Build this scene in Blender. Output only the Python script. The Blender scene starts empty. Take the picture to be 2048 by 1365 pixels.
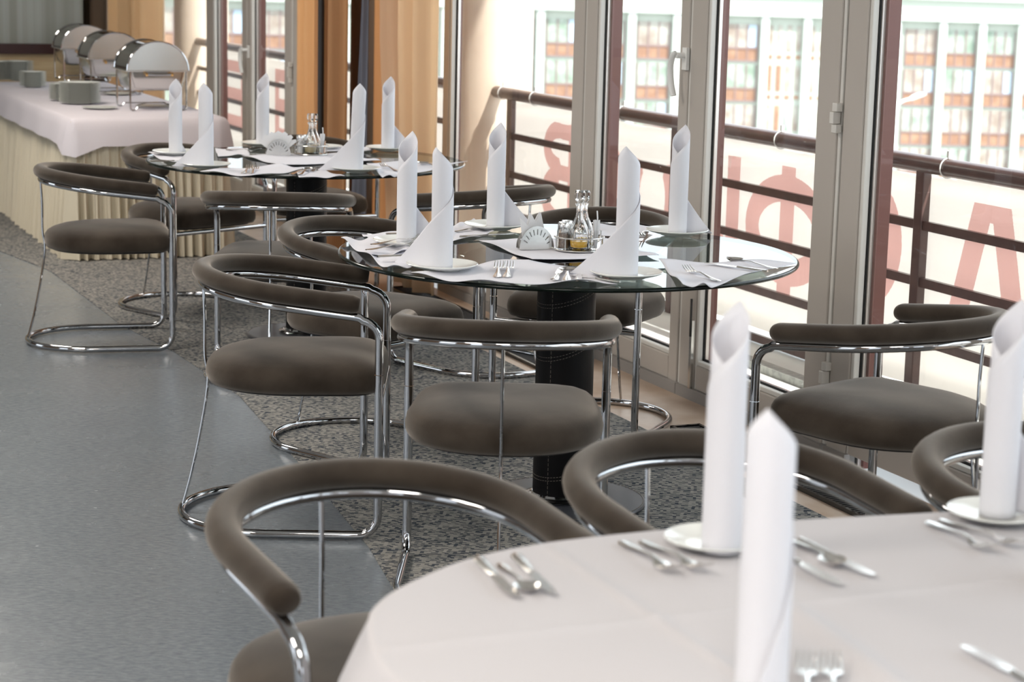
import bpy, bmesh, math, random
from mathutils import Vector, Matrix
random.seed(7)
PI = math.pi
C = bpy.context.scene.collection
sc = bpy.context.scene

# ------------------------------------------------------------------ camera, light, exposure
cam = bpy.data.cameras.new('camera'); co = bpy.data.objects.new('camera', cam); C.objects.link(co)
cam.sensor_width = 36.0; cam.lens = 3983.08 / 2048 * 36.0
cam.clip_start = 0.1; cam.clip_end = 600
PITCH, ROLL, EYE = math.radians(10.5157), math.radians(1.3304), 1.543
co.matrix_world = Matrix.Translation((0, 0, EYE)) @ Matrix.Rotation(PI / 2 - PITCH, 4, 'X') @ Matrix.Rotation(ROLL, 4, 'Z')
cam.dof.use_dof = True; cam.dof.focus_distance = 5.9; cam.dof.aperture_fstop = 5.6
sc.camera = co
sc.view_settings.view_transform = 'Standard'; sc.view_settings.look = 'None'
sc.view_settings.gamma = 1.0; sc.view_settings.use_curve_mapping = False
sc.view_settings.exposure = 1.05

w = bpy.data.worlds.new('world'); sc.world = w; w.use_nodes = True
bg = w.node_tree.nodes['Background']; bg.inputs[0].default_value = (0.86, 0.93, 1.0, 1); bg.inputs[1].default_value = 1.5

sun = bpy.data.lights.new('sun', 'SUN'); so = bpy.data.objects.new('sun', sun); C.objects.link(so)
sun.energy = 4.4; sun.angle = math.radians(1.0); sun.color = (1.0, 0.96, 0.9)
so.rotation_euler = Vector((0.55, -0.50, 1.0)).to_track_quat('Z', 'Y').to_euler()

def lamp(name, loc, size, energy, col):
    l = bpy.data.lights.new(name, 'AREA'); o = bpy.data.objects.new(name, l); C.objects.link(o)
    l.shape = 'RECTANGLE'; l.size, l.size_y = size; l.energy = energy; l.color = col
    o.location = loc; return o
for i, (lx, ly) in enumerate([(-2.6, 1.5), (-2.6, 5.5), (-3.2, 9.5), (-0.3, 0.0)]):
    lamp('fill_light_%d' % i, (lx, ly, 3.15), (1.2, 1.2), 45, (1.0, 0.93, 0.84))  # added fill lights out of view, only there to brighten the room

# ------------------------------------------------------------------ materials
def mat(name, col, rough=0.5, metal=0.0, spec=0.5, noise=None, bump=None, **kw):
    m = bpy.data.materials.new(name); m.use_nodes = True; nt = m.node_tree
    b = nt.nodes['Principled BSDF']
    b.inputs['Base Color'].default_value = (*col, 1); b.inputs['Roughness'].default_value = rough
    b.inputs['Metallic'].default_value = metal; b.inputs['Specular IOR Level'].default_value = spec
    for k, v in kw.items():
        b.inputs[k.replace('_', ' ')].default_value = v
    if noise or bump:
        tc = nt.nodes.new('ShaderNodeTexCoord')
    if noise:      # (scale, second colour, low, high, stretch)
        n = nt.nodes.new('ShaderNodeTexNoise'); n.inputs['Scale'].default_value = noise[0]; n.inputs['Detail'].default_value = 5
        mp = nt.nodes.new('ShaderNodeMapping'); mp.inputs['Scale'].default_value = noise[4] if len(noise) > 4 else (1, 1, 1)
        nt.links.new(tc.outputs['Object'], mp.inputs[0]); nt.links.new(mp.outputs[0], n.inputs['Vector'])
        r = nt.nodes.new('ShaderNodeValToRGB'); r.color_ramp.elements[0].position = noise[2]; r.color_ramp.elements[1].position = noise[3]
        r.color_ramp.elements[0].color = (*col, 1); r.color_ramp.elements[1].color = (*noise[1], 1)
        nt.links.new(n.outputs[0], r.inputs[0]); nt.links.new(r.outputs[0], b.inputs['Base Color'])
    if bump:       # (scale, strength, distance)
        n2 = nt.nodes.new('ShaderNodeTexNoise'); n2.inputs['Scale'].default_value = bump[0]; n2.inputs['Detail'].default_value = 4
        nt.links.new(tc.outputs['Object'], n2.inputs['Vector'])
        bp = nt.nodes.new('ShaderNodeBump'); bp.inputs['Strength'].default_value = bump[1]; bp.inputs['Distance'].default_value = bump[2]
        nt.links.new(n2.outputs[0], bp.inputs['Height']); nt.links.new(bp.outputs[0], b.inputs['Normal'])
    return m

def pane_mat(name, tint, refl=1.0, ior=1.5):
    m = bpy.data.materials.new(name); m.use_nodes = True; nt = m.node_tree; nt.nodes.clear()
    out = nt.nodes.new('ShaderNodeOutputMaterial'); mx = nt.nodes.new('ShaderNodeMixShader')
    tr = nt.nodes.new('ShaderNodeBsdfTransparent'); tr.inputs[0].default_value = (*tint, 1)
    gl = nt.nodes.new('ShaderNodeBsdfGlossy'); gl.inputs['Roughness'].default_value = 0.0
    fr = nt.nodes.new('ShaderNodeFresnel'); fr.inputs[0].default_value = ior
    ge = nt.nodes.new('ShaderNodeNewGeometry')
    inv = nt.nodes.new('ShaderNodeMath'); inv.operation = 'SUBTRACT'; inv.inputs[0].default_value = refl
    mu = nt.nodes.new('ShaderNodeMath'); mu.operation = 'MULTIPLY'; mu.use_clamp = True
    nt.links.new(ge.outputs['Backfacing'], inv.inputs[1]); nt.links.new(fr.outputs[0], mu.inputs[0]); nt.links.new(inv.outputs[0], mu.inputs[1])
    nt.links.new(mu.outputs[0], mx.inputs[0]); nt.links.new(tr.outputs[0], mx.inputs[1]); nt.links.new(gl.outputs[0], mx.inputs[2])
    nt.links.new(mx.outputs[0], out.inputs[0]); return m

def cloth_mat(name, col, trans, bump=(60, .15, .002), mixf=0.35):
    m = bpy.data.materials.new(name); m.use_nodes = True; nt = m.node_tree; b = nt.nodes['Principled BSDF']
    b.inputs['Base Color'].default_value = (*col, 1); b.inputs['Roughness'].default_value = 0.85; b.inputs['Specular IOR Level'].default_value = 0.15
    t = nt.nodes.new('ShaderNodeBsdfTranslucent'); t.inputs[0].default_value = (*trans, 1)
    mx = nt.nodes.new('ShaderNodeMixShader'); mx.inputs[0].default_value = mixf
    nt.links.new(b.outputs[0], mx.inputs[1]); nt.links.new(t.outputs[0], mx.inputs[2])
    nt.links.new(mx.outputs[0], nt.nodes['Material Output'].inputs[0])
    if bump:
        tc = nt.nodes.new('ShaderNodeTexCoord'); n = nt.nodes.new('ShaderNodeTexNoise'); n.inputs['Scale'].default_value = bump[0]; n.inputs['Detail'].default_value = 6
        bp = nt.nodes.new('ShaderNodeBump'); bp.inputs['Strength'].default_value = bump[1]; bp.inputs['Distance'].default_value = bump[2]
        nt.links.new(tc.outputs['Object'], n.inputs['Vector']); nt.links.new(n.outputs[0], bp.inputs['Height']); nt.links.new(bp.outputs[0], b.inputs['Normal'])
    return m

M = {}
M['chrome'] = mat('chrome', (0.50, 0.505, 0.52), 0.05, 1.0)
M['steel'] = mat('brushed_steel', (0.66, 0.65, 0.63), 0.22, 1.0)
M['steel_dark'] = mat('smoked_steel', (0.20, 0.165, 0.13), 0.12, 1.0)
M['cutlery'] = mat('cutlery_steel', (0.86, 0.84, 0.81), 0.2, 1.0)
M['brass'] = mat('brass', (0.85, 0.52, 0.2), 0.2, 1.0)
M['suede'] = mat('brown_grey_suede', (0.028, 0.0205, 0.0150), 0.9, 0, 0.10, noise=(9, (0.056, 0.044, 0.034), .32, .68), bump=(220, .25, .001), Sheen_Weight=0.4, Sheen_Tint=(1.0, 0.92, 0.84, 1), Sheen_Roughness=0.45)
M['leather'] = mat('black_leather', (0.005, 0.0045, 0.005), 0.45, 0, 0.15, bump=(260, .15, .001))
M['leather_grey'] = mat('grey_leather', (0.05, 0.052, 0.06), 0.35, 0, 0.5, bump=(260, .1, .001))
M['thread'] = mat('pale_thread', (0.22, 0.19, 0.16), 0.8)
M['black'] = mat('black_gloss', (0.006, 0.006, 0.007), 0.12)
M['black_matt'] = mat('black_matt', (0.02, 0.018, 0.018), 0.5)
M['porcelain'] = mat('white_porcelain', (0.82, 0.83, 0.80), 0.12, 0, 0.5)
M['plate'] = mat('buffet_porcelain', (0.72, 0.73, 0.68), 0.2, 0, 0.5)
M['napkin'] = cloth_mat('white_damask', (0.84, 0.84, 0.88), (0.8, 0.78, 0.82), (70, .25, .002), 0.22)
M['paper'] = cloth_mat('white_paper', (0.86, 0.86, 0.87), (0.8, 0.8, 0.8), None, 0.25)
M['mat'] = cloth_mat('white_table_mat', (0.80, 0.79, 0.84), (0.6, 0.6, 0.65), (45, .35, .003), 0.1)
M['tablecloth'] = mat('tablecloth', (0.55, 0.53, 0.545), 0.85, 0, 0.15)
M['bufcloth'] = cloth_mat('buffet_cloth', (0.66, 0.62, 0.66), (0.6, 0.6, 0.6), (30, .2, .004), 0.08)
M['skirt'] = mat('cream_skirt', (0.60, 0.54, 0.42), 0.55, 0, 0.3)
M['greenglass'] = mat('glass_rim', (0.004, 0.008, 0.006), 0.12, 0, 0.3)
M['tableglass'] = pane_mat('table_glass', (0.86, 0.93, 0.90))
M['window'] = pane_mat('window_glass', (0.97, 0.985, 0.98), 0.75, 1.5)
M['frame'] = mat('greige_pvc', (0.47, 0.43, 0.39), 0.4, 0, 0.4)
M['framelight'] = mat('cream_pvc', (0.66, 0.64, 0.60), 0.4, 0, 0.4)
M['framebrown'] = mat('red_brown_cladding', (0.17, 0.070, 0.058), 0.4, 0, 0.4)
M['whiteplastic'] = mat('white_plastic', (0.8, 0.8, 0.78), 0.3)
M['gasket'] = mat('black_gasket', (0.01, 0.01, 0.01), 0.6)
M['spacer'] = mat('pane_spacer', (0.75, 0.70, 0.66), 0.35, 0.6)
M['rail'] = mat('brown_paint', (0.085, 0.048, 0.045), 0.3, 0, 0.6, noise=(14, (0.11, 0.062, 0.055), .4, .7))
M['column'] = mat('plaster_column', (0.76, 0.62, 0.50), 0.9, 0, 0.2, noise=(3, (0.60, 0.46, 0.37), .45, .85))
M['banner'] = cloth_mat('banner_vinyl', (0.69, 0.655, 0.615), (0.89, 0.845, 0.80), (5, .4, .01), 0.6)
M['letter'] = cloth_mat('red_print', (0.74, 0.44, 0.42), (0.97, 0.66, 0.64), (5, .4, .01), 0.6)
M['balcony'] = mat('pale_balcony_floor', (0.78, 0.79, 0.77), 0.8)
M['thresh'] = mat('grey_threshold', (0.30, 0.285, 0.27), 0.5)
M['zinc'] = mat('grey_strip', (0.30, 0.31, 0.29), 0.6, noise=(40, (0.42, 0.43, 0.40), .4, .6))
M['facade'] = mat('white_facade', (0.42, 0.45, 0.395), 0.9)
M['pilaster'] = mat('pilaster', (0.50, 0.535, 0.485), 0.9)
M['curtain_orange'] = cloth_mat('orange_curtain', (0.56, 0.34, 0.18), (0.85, 0.55, 0.30), (120, .1, .001), 0.45)
M['curtain_gold'] = cloth_mat('gold_curtain', (0.62, 0.42, 0.24), (0.95, 0.68, 0.42), (120, .1, .001), 0.5)
M['curtain_peach'] = cloth_mat('peach_curtain', (0.68, 0.53, 0.38), (0.95, 0.76, 0.55), (120, .1, .001), 0.5)
M['curtain_brown'] = mat('brown_drape', (0.13, 0.085, 0.055), 0.9)
M['curtain_grey'] = cloth_mat('blue_grey_drape', (0.16, 0.17, 0.21), (0.2, 0.22, 0.28), None, 0.2)
M['wood'] = mat('pale_wood', (0.50, 0.38, 0.22), 0.5, noise=(4, (0.40, 0.28, 0.15), .35, .7, (1, 1, 9)))
M['mahogany'] = mat('dark_mahogany', (0.035, 0.010, 0.009), 0.35)
M['reflectpane'] = mat('pane_painted_reflection', (0.235, 0.235, 0.205), 0.25, 0, 0.5, noise=(3, (0.33, 0.34, 0.31), .4, .65, (4, 4, .02)))  # upright stripes paint the reflection of sheer curtains into the colour
M['wall'] = mat('room_wall', (0.26, 0.165, 0.105), 0.9)
M['ceiling'] = mat('ceiling_paint', (0.55, 0.52, 0.48), 0.9)
M['marble'] = mat('beige_marble', (0.50, 0.355, 0.25), 0.3, 0, 0.5, noise=(7, (0.62, 0.49, 0.39), .35, .65))
M['oil'] = mat('golden_oil', (1.0, 0.60, 0.02), 0.05, 0, 0.5, Transmission_Weight=0.25)
M['oilpale'] = mat('pale_oil', (0.80, 0.70, 0.40), 0.05, 0, 0.5, Transmission_Weight=0.6)
M['pepper'] = mat('ground_pepper', (0.30, 0.21, 0.14), 0.9, noise=(200, (0.16, 0.10, 0.07), .4, .6))
M['salt'] = mat('salt', (0.8, 0.8, 0.8), 0.9)
M['bottle'] = mat('clear_glass', (1, 1, 1), 0.0, 0, 0.5, Transmission_Weight=1.0)
M['bottle'].node_tree.nodes['Principled BSDF'].inputs['IOR'].default_value = 1.45
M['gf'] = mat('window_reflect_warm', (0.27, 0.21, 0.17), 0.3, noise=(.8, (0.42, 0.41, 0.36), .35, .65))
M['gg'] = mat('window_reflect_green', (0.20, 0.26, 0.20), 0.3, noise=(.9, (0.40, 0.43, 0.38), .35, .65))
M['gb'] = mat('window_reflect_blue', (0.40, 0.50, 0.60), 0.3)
M['spandrel'] = mat('rust_spandrel', (0.27, 0.145, 0.09), 0.5, noise=(1.2, (0.36, 0.22, 0.14), .4, .7))
M['mull'] = mat('facade_mullion', (0.25, 0.17, 0.16), 0.5)
M['asphalt'] = mat('street', (0.4, 0.4, 0.4), 0.9)

def tex_carpet():
    m = mat('woven_carpet', (0.2, 0.2, 0.2), 0.95, 0, 0.1); nt = m.node_tree; b = nt.nodes['Principled BSDF']
    tc = nt.nodes.new('ShaderNodeTexCoord'); n0 = nt.nodes.new('ShaderNodeTexNoise'); n0.inputs['Scale'].default_value = 30
    mul = nt.nodes.new('ShaderNodeVectorMath'); mul.operation = 'MULTIPLY_ADD'; mul.inputs[1].default_value = (.012, .012, 0)
    nt.links.new(tc.outputs['Object'], n0.inputs['Vector']); nt.links.new(n0.outputs['Color'], mul.inputs[0]); nt.links.new(tc.outputs['Object'], mul.inputs[2])
    mp = nt.nodes.new('ShaderNodeMapping'); mp.inputs['Scale'].default_value = (100, 170, 1); mp.inputs['Rotation'].default_value = (0, 0, math.radians(4))
    fl = nt.nodes.new('ShaderNodeVectorMath'); fl.operation = 'FLOOR'; wn = nt.nodes.new('ShaderNodeTexWhiteNoise')
    nt.links.new(mul.outputs[0], mp.inputs[0]); nt.links.new(mp.outputs[0], fl.inputs[0]); nt.links.new(fl.outputs[0], wn.inputs['Vector'])
    r = nt.nodes.new('ShaderNodeValToRGB'); e = r.color_ramp.elements
    e[0].position = .22; e[0].color = (0.050, 0.058, 0.072, 1); e[1].position = .9; e[1].color = (0.30, 0.285, 0.26, 1)
    x = e.new(.42); x.color = (0.215, 0.21, 0.195, 1)
    nt.links.new(wn.outputs['Value'], r.inputs[0]); nt.links.new(r.outputs[0], b.inputs['Base Color'])
    bp = nt.nodes.new('ShaderNodeBump'); bp.inputs['Strength'].default_value = .4; bp.inputs['Distance'].default_value = .002
    nt.links.new(wn.outputs['Value'], bp.inputs['Height']); nt.links.new(bp.outputs[0], b.inputs['Normal']); return m
M['carpet'] = tex_carpet()
def tex_lino():
    m = mat('blue_grey_linoleum', (0.17, 0.19, 0.21), 0.32, 0, 0.5); nt = m.node_tree; b = nt.nodes['Principled BSDF']
    tc = nt.nodes.new('ShaderNodeTexCoord'); mp = nt.nodes.new('ShaderNodeMapping'); mp.inputs['Scale'].default_value = (1, 3, 1); mp.inputs['Rotation'].default_value = (0, 0, .3)
    n = nt.nodes.new('ShaderNodeTexNoise'); n.inputs['Scale'].default_value = 38; n.inputs['Detail'].default_value = 8; n.inputs['Roughness'].default_value = .7
    r = nt.nodes.new('ShaderNodeValToRGB'); e = r.color_ramp.elements
    e[0].position = .32; e[0].color = (0.112, 0.132, 0.152, 1); e[1].position = .66; e[1].color = (0.222, 0.242, 0.262, 1)
    nt.links.new(tc.outputs['Object'], mp.inputs[0]); nt.links.new(mp.outputs[0], n.inputs['Vector']); nt.links.new(n.outputs[0], r.inputs[0]); nt.links.new(r.outputs[0], b.inputs['Base Color'])
    n2 = nt.nodes.new('ShaderNodeTexNoise'); n2.inputs['Scale'].default_value = 6; n2.inputs['Detail'].default_value = 8
    r2 = nt.nodes.new('ShaderNodeMapRange'); r2.inputs[3].default_value = .14; r2.inputs[4].default_value = .36
    nt.links.new(tc.outputs['Object'], n2.inputs['Vector']); nt.links.new(n2.outputs[0], r2.inputs[0]); nt.links.new(r2.outputs[0], b.inputs['Roughness']); return m
M['lino'] = tex_lino()

# ------------------------------------------------------------------ mesh helpers
class MB:
    def __init__(s): s.v = []; s.f = []
    def add(s, vs, fs):
        o = len(s.v); s.v += [tuple(x) for x in vs]; s.f += [tuple(i + o for i in f) for f in fs]; return s
    def box(s, x0, x1, y0, y1, z0, z1, T=None):
        vs = [(x, y, z) for z in (z0, z1) for x, y in ((x0, y0), (x1, y0), (x1, y1), (x0, y1))]
        if T: vs = [T(*q) for q in vs]
        return s.add(vs, [(0, 3, 2, 1), (4, 5, 6, 7), (0, 1, 5, 4), (1, 2, 6, 5), (2, 3, 7, 6), (3, 0, 4, 7)])
    def sweep(s, path, prof, closed=False, up=None, cap=True):
        # path: list of Vector; prof: function(i, n) -> list of (a, b) offsets
        P = [Vector(p) for p in path]; n = len(P); rings = []
        T = []
        for i in range(n):
            a = P[(i - 1) % n] if (closed or i > 0) else P[i]; b = P[(i + 1) % n] if (closed or i < n - 1) else P[i]
            T.append((b - a).normalized())
        if up is None:
            N = T[0].orthogonal().normalized(); Ns = [N]
            for i in range(1, n):
                q = T[i - 1].rotation_difference(T[i]); N = q @ N; N = (N - N.dot(T[i]) * T[i]).normalized(); Ns.append(N)
        else:
            Ns = []
            for i in range(n):
                u = Vector(up); N = u - u.dot(T[i]) * T[i]; Ns.append(N.normalized())
        vs = []; m = None
        for i in range(n):
            B = T[i].cross(Ns[i]); pr = prof(i, n); m = len(pr)
            vs += [P[i] + B * a + Ns[i] * b for a, b in pr]
        fs = []
        for i in range(n if closed else n - 1):
            j = (i + 1) % n
            for k in range(m):
                l = (k + 1) % m; fs.append((i * m + k, i * m + l, j * m + l, j * m + k))
        if cap and not closed:
            fs.append(tuple(range(m - 1, -1, -1))); fs.append(tuple((n - 1) * m + k for k in range(m)))
        return s.add(vs, fs)
    def tube(s, path, r, seg=12, closed=False, cap=True):
        rr = r if callable(r) else (lambda i, n: r)
        return s.sweep(path, lambda i, n: [(rr(i, n) * math.cos(2 * PI * k / seg), rr(i, n) * math.sin(2 * PI * k / seg)) for k in range(seg)], closed, cap=cap)
    def lathe(s, prof, seg=32, c=(0, 0, 0), wob=None):
        n = len(prof); vs = []
        for (r, z) in prof:
            for k in range(seg):
                a = 2 * PI * k / seg; q = r * (1 + (wob(a, r, z) if wob else 0)); vs.append((c[0] + q * math.cos(a), c[1] + q * math.sin(a), c[2] + z))
        fs = [(i * seg + k, i * seg + (k + 1) % seg, (i + 1) * seg + (k + 1) % seg, (i + 1) * seg + k) for i in range(n - 1) for k in range(seg)]
        if prof[0][0] > 1e-6: fs.append(tuple(range(seg - 1, -1, -1)))
        if prof[-1][0] > 1e-6: fs.append(tuple((n - 1) * seg + k for k in range(seg)))
        return s.add(vs, fs)
    def grid(s, fn, nu, nv):
        vs = [fn(i / nu, j / nv) for i in range(nu + 1) for j in range(nv + 1)]
        fs = [(i * (nv + 1) + j, (i + 1) * (nv + 1) + j, (i + 1) * (nv + 1) + j + 1, i * (nv + 1) + j + 1) for i in range(nu) for j in range(nv)]
        return s.add(vs, fs)
    def prism(s, poly, z0, z1):
        n = len(poly); vs = [(x, y, z0) for x, y in poly] + [(x, y, z1) for x, y in poly]
        return s.add(vs, [tuple(range(n - 1, -1, -1)), tuple(range(n, 2 * n))] + [(i, (i + 1) % n, n + (i + 1) % n, n + i) for i in range(n)])
    def build(s, name, m, parent=None, smooth=True, weld=False, angle=40, solid=None, bevel=None):
        me = bpy.data.meshes.new(name); me.from_pydata(s.v, [], s.f)
        bm = bmesh.new(); bm.from_mesh(me)
        if weld: bmesh.ops.remove_doubles(bm, verts=bm.verts, dist=1e-5)
        bmesh.ops.recalc_face_normals(bm, faces=bm.faces); bm.to_mesh(me); bm.free()
        me.materials.append(M[m] if isinstance(m, str) else m)
        for p in me.polygons: p.use_smooth = smooth
        if smooth: me.set_sharp_from_angle(angle=math.radians(angle))
        o = bpy.data.objects.new(name, me); C.objects.link(o)
        if parent: o.parent = parent
        if bevel:
            b = o.modifiers.new('bevel', 'BEVEL'); b.width = bevel; b.segments = 2; b.limit_method = 'ANGLE'
        if solid:
            d = o.modifiers.new('thick', 'SOLIDIFY'); d.thickness = solid; d.offset = 0
        return o
def tag(o, label, cat, group=None, kind=None):
    o['label'] = label; o['category'] = cat
    if group: o['group'] = group
    if kind: o['kind'] = kind
    return o
def empty(name, loc=(0, 0, 0), rz=0.0):
    o = bpy.data.objects.new(name, None); C.objects.link(o); o.location = loc; o.rotation_euler = (0, 0, rz); o.empty_display_size = .1; return o
def struct(o): o['kind'] = 'structure'; return o
def copy_tree(o, parent=None):
    c = o.copy(); C.objects.link(c); c.parent = parent
    for ch in list(o.children):
        if ch.name in C.objects: copy_tree(ch, c)
    return c
def arc(c, r, a0, a1, n, f):
    return [f(c[0] + r * math.cos(a0 + (a1 - a0) * i / n), c[1] + r * math.sin(a0 + (a1 - a0) * i / n)) for i in range(n + 1)]
def smooth_path(P, n=8):
    P = [Vector(p) for p in P]; out = []
    for i in range(len(P) - 1):
        p0 = P[max(i - 1, 0)]; p1 = P[i]; p2 = P[i + 1]; p3 = P[min(i + 2, len(P) - 1)]
        for k in range(n):
            t = k / n
            out.append(0.5 * ((2 * p1) + (p2 - p0) * t + (2 * p0 - 5 * p1 + 4 * p2 - p3) * t * t + (-p0 + 3 * p1 - 3 * p2 + p3) * t ** 3))
    out.append(P[-1]); return out

# frame of the window wall: s runs along it away from the camera, t goes outwards
WA = math.radians(22.885); WO = Vector((.4076, 7.81))
WD = Vector((-math.sin(WA), math.cos(WA))); WN = Vector((math.cos(WA), math.sin(WA)))
def WP(s_, t_, z): q = WO + WD * s_ + WN * t_; return (q.x, q.y, z)
def wbox(mb, s0, s1, t0, t1, z0, z1): return mb.box(s0, s1, t0, t1, z0, z1, WP)

# ------------------------------------------------------------------ room shell
ZC = 3.2
mb = MB(); mb.add([(-9, -5, 0), (3.8, -5, 0), WP(-1.8, 0, 0), WP(14, 0, 0), (-12, 16, 0)], [(0, 1, 2, 3, 4)])
# floor: blue grey linoleum, carpet field and marble strip by the windows
mb = MB(); fl = [WP(-14, .0, 0)[:2], WP(16, .0, 0)[:2], WP(16, -9, 0)[:2], WP(-14, -9, 0)[:2]]
mb.prism(fl, -0.2, 0.0); struct(mb.build('floor', 'lino', smooth=False))
edge = [(-.05, 3.3), (-.14, 4.2), (-.294, 4.87), (-.375, 5.20), (-.66, 6.1), (-.985, 7.08), (-1.36, 7.89), (-1.69, 8.47), (-2.34, 9.95), (-2.76, 10.6), (-3.8, 12.6)]
cp = edge + [WP(9.5, -.34, 0)[:2], WP(-9, -.34, 0)[:2], (2.0, 1.0), (.2, 1.0)]
cp = edge + [WP(7.2, -.38, 0)[:2], WP(-6.2, -.38, 0)[:2], (1.2, 1.5), (.05, 2.2)]
mb = MB(); mb.prism(cp, 0.0, 0.003); tag(mb.build('carpet', 'carpet', smooth=False), 'flat woven blue grey carpet under the tables', 'carpet')
mb = MB(); mb.prism([WP(-10, 0, 0)[:2], WP(12, 0, 0)[:2], WP(12, -.38, 0)[:2], WP(-10, -.38, 0)[:2]], 0.0, 0.003)
o = mb.build('trim_1', 'marble', smooth=False); struct(o)
mb = MB(); wbox(mb, -14, 16, -9, 1.3, ZC, ZC + .2); struct(mb.build('ceiling', 'ceiling', smooth=False))
# left wall with openings, rear wall with openings
mb = MB()
for a, b in [(-14, -9.6), (-7.0, -4.4), (-1.8, 3.0), (5.5, 16)]: wbox(mb, a, b, -9.2, -9.0, 0, ZC)
for a, b in [(-9.6, -7.0), (-4.4, -1.8), (3.0, 5.5)]: wbox(mb, a, b, -9.2, -9.0, 0, .5); wbox(mb, a, b, -9.2, -9.0, 2.9, ZC)
struct(mb.build('wall_left', 'wall', smooth=False))
mb = MB()
for a, b in [(-9, -7.4), (-5.2, -4.2), (-2.0, 0.1)]: wbox(mb, -14.2, -14, a, b, 0, ZC)
for a, b in [(-7.4, -5.2), (-4.2, -2.0)]: wbox(mb, -14.2, -14, a, b, 0, .3); wbox(mb, -14.2, -14, a, b, 2.9, ZC)
struct(mb.build('wall_rear', 'wall', smooth=False))

# partition behind the buffet with a grey pane
mb = MB(); wbox(mb, 7.25, 7.35, -7, -.72, 0, .90); struct(mb.build('wall_back', 'wood', smooth=False))
t = empty('mirror_panel', WP(7.2, -3, 0)); tag(t, 'grey mirror panel in a dark frame above the pale wood behind the buffet', 'mirror')
BP = Matrix.Translation((-t.location.x, -t.location.y, 0))
def off(mb, o):
    mb.v = [(x - o.location.x, y - o.location.y, z - o.location.z) for x, y, z in mb.v]; return mb
mb = MB(); wbox(mb, 7.26, 7.30, -7, -.72, .97, 2.9); off(mb, t).build('pane', 'reflectpane', t, smooth=False)
mb = MB(); wbox(mb, 7.2, 7.32, -7, -.72, .90, .97); wbox(mb, 7.2, 7.32, -7, -.72, 2.9, 3.0)
off(mb, t).build('frame', 'mahogany', t, smooth=False)
mb = MB(); wbox(mb, 12, 12.2, -9, 0.1, 0, ZC); struct(mb.build('wall_far', 'wall', smooth=False))

# ------------------------------------------------------------------ window wall
def mullion(mb_in, s0, s1, z0=0.0, z1=ZC): pass
fr = MB(); li = MB(); br = MB(); gk = MB(); sp = MB()
def stile(s0, s1, brs=.024, brd=.045, z0=0.0, z1=ZC, depth=.0):
    """upright bar seen from indoors: greige face, cream bevel towards the camera, cladding outside"""
    wbox(fr, s0 + .018, s1, 0 - depth, .046, z0, z1)
    wbox(li, s0, s0 + .018, .006 - depth, .029, z0, z1)
    wbox(br, s0 - brs, s1 + .01, .047, .047 + brd, z0, z1)
    wbox(gk, s0 - .003, s0 + .01, .029, .035, z0, z1)
    wbox(sp, s0 - .010, s0 + .005, .035, .047, z0, z1)
UNITS = []
def unit(name, parts, panes, n):
    r = empty(name, WP(parts[0][0], 0, 0)); struct(r)
    global fr, li, br, gk, sp
    fr, li, br, gk, sp = MB(), MB(), MB(), MB(), MB()
    for q in parts: stile(*q)
    for (a, b) in panes:
        # bottom rail and head of every pane
        wbox(fr, a, b, 0.0, .046, .045, .135); wbox(li, a, b, .006, .029, .135, .153)
        wbox(gk, a, b, .029, .035, .140, .160); wbox(sp, a, b, .035, .047, .140, .156)
        wbox(br, a, b, .047, .10, .03, .138)
        wbox(fr, a, b, 0.0, .046, ZC - .25, ZC); wbox(br, a, b, .047, .10, ZC - .25, ZC)
    th = MB(); a0 = min(q[0] for q in parts); b0 = max(q[1] for q in parts)
    wbox(th, a0, b0, -.012, .20, 0.0, .045)
    for m_, nm, mt in ((fr, 'frame', 'frame'), (li, 'glazing_bead', 'framelight'), (br, 'outer_cladding', 'framebrown'), (gk, 'gasket', 'gasket'), (sp, 'spacer', 'spacer'), (th, 'threshold', 'thresh')):
        off(m_, r).build(nm, mt, r, smooth=False, bevel=.004 if nm in ('frame', 'glazing_bead') else None)
    for (a, b) in panes:
        g = MB(); wbox(g, a, b, .037, .045, .146, ZC - .25); off(g, r).build('pane', 'window', r, smooth=False)
    return r
def hinge(s_, z0, z1, r):
    h = MB(); wbox(h, s_ - .014, s_ + .014, -.022, 0.0, z0, z0 + .027); wbox(h, s_ - .014, s_ + .014, -.022, 0.0, z1 - .027, z1); wbox(h, s_ - .005, s_ + .018, -.028, 0, z0 + .029, z1 - .029)
    off(h, r).build('hinge', 'framelight', r, smooth=False, bevel=.002)
# near fixed window right of the hinged door
w1 = unit('window_1', [(-1.735, -1.605)], [(-3.3, -1.735)], 1)
w1b = unit('window_2', [(-3.5, -3.3)], [(-5.2, -3.5)], 1)
d1 = unit('door_1', [(-1.585, -1.445), (-.690, -.560, .004, .03)], [(-1.445, -.690)], 1)
hinge(-1.585, 1.062, 1.157, d1); hinge(-1.60, .222, .322, d1)
d2 = unit('door_2', [(-.556, -.471), (.235, .350)], [(-.471, .235)], 1)
w3 = unit('window_3', [(.354, .475), (1.885, 1.975, 0, .012)], [(.475, 1.885)], 1)
w4 = unit('window_4', [(2.9, 3.1), (4.36, 4.50)], [(1.975, 2.9), (3.1, 4.36)], 1)
d3 = unit('door_3', [(4.535, 4.68), (5.44, 5.52)], [(4.68, 5.44)], 1)
hinge(4.52, .86, .98, d3)
d4 = unit('door_4', [(5.53, 5.66), (6.40, 6.60)], [(5.66, 6.40)], 1)
w5 = unit('window_5', [(8.3, 8.4), (10.4, 10.5)], [(6.60, 8.3), (8.4, 10.4)], 1)
w6 = unit('window_6', [(-7.6, -7.4), (-9.9, -9.7)], [(-7.4, -5.2), (-9.7, -7.6)], 1)
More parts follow.
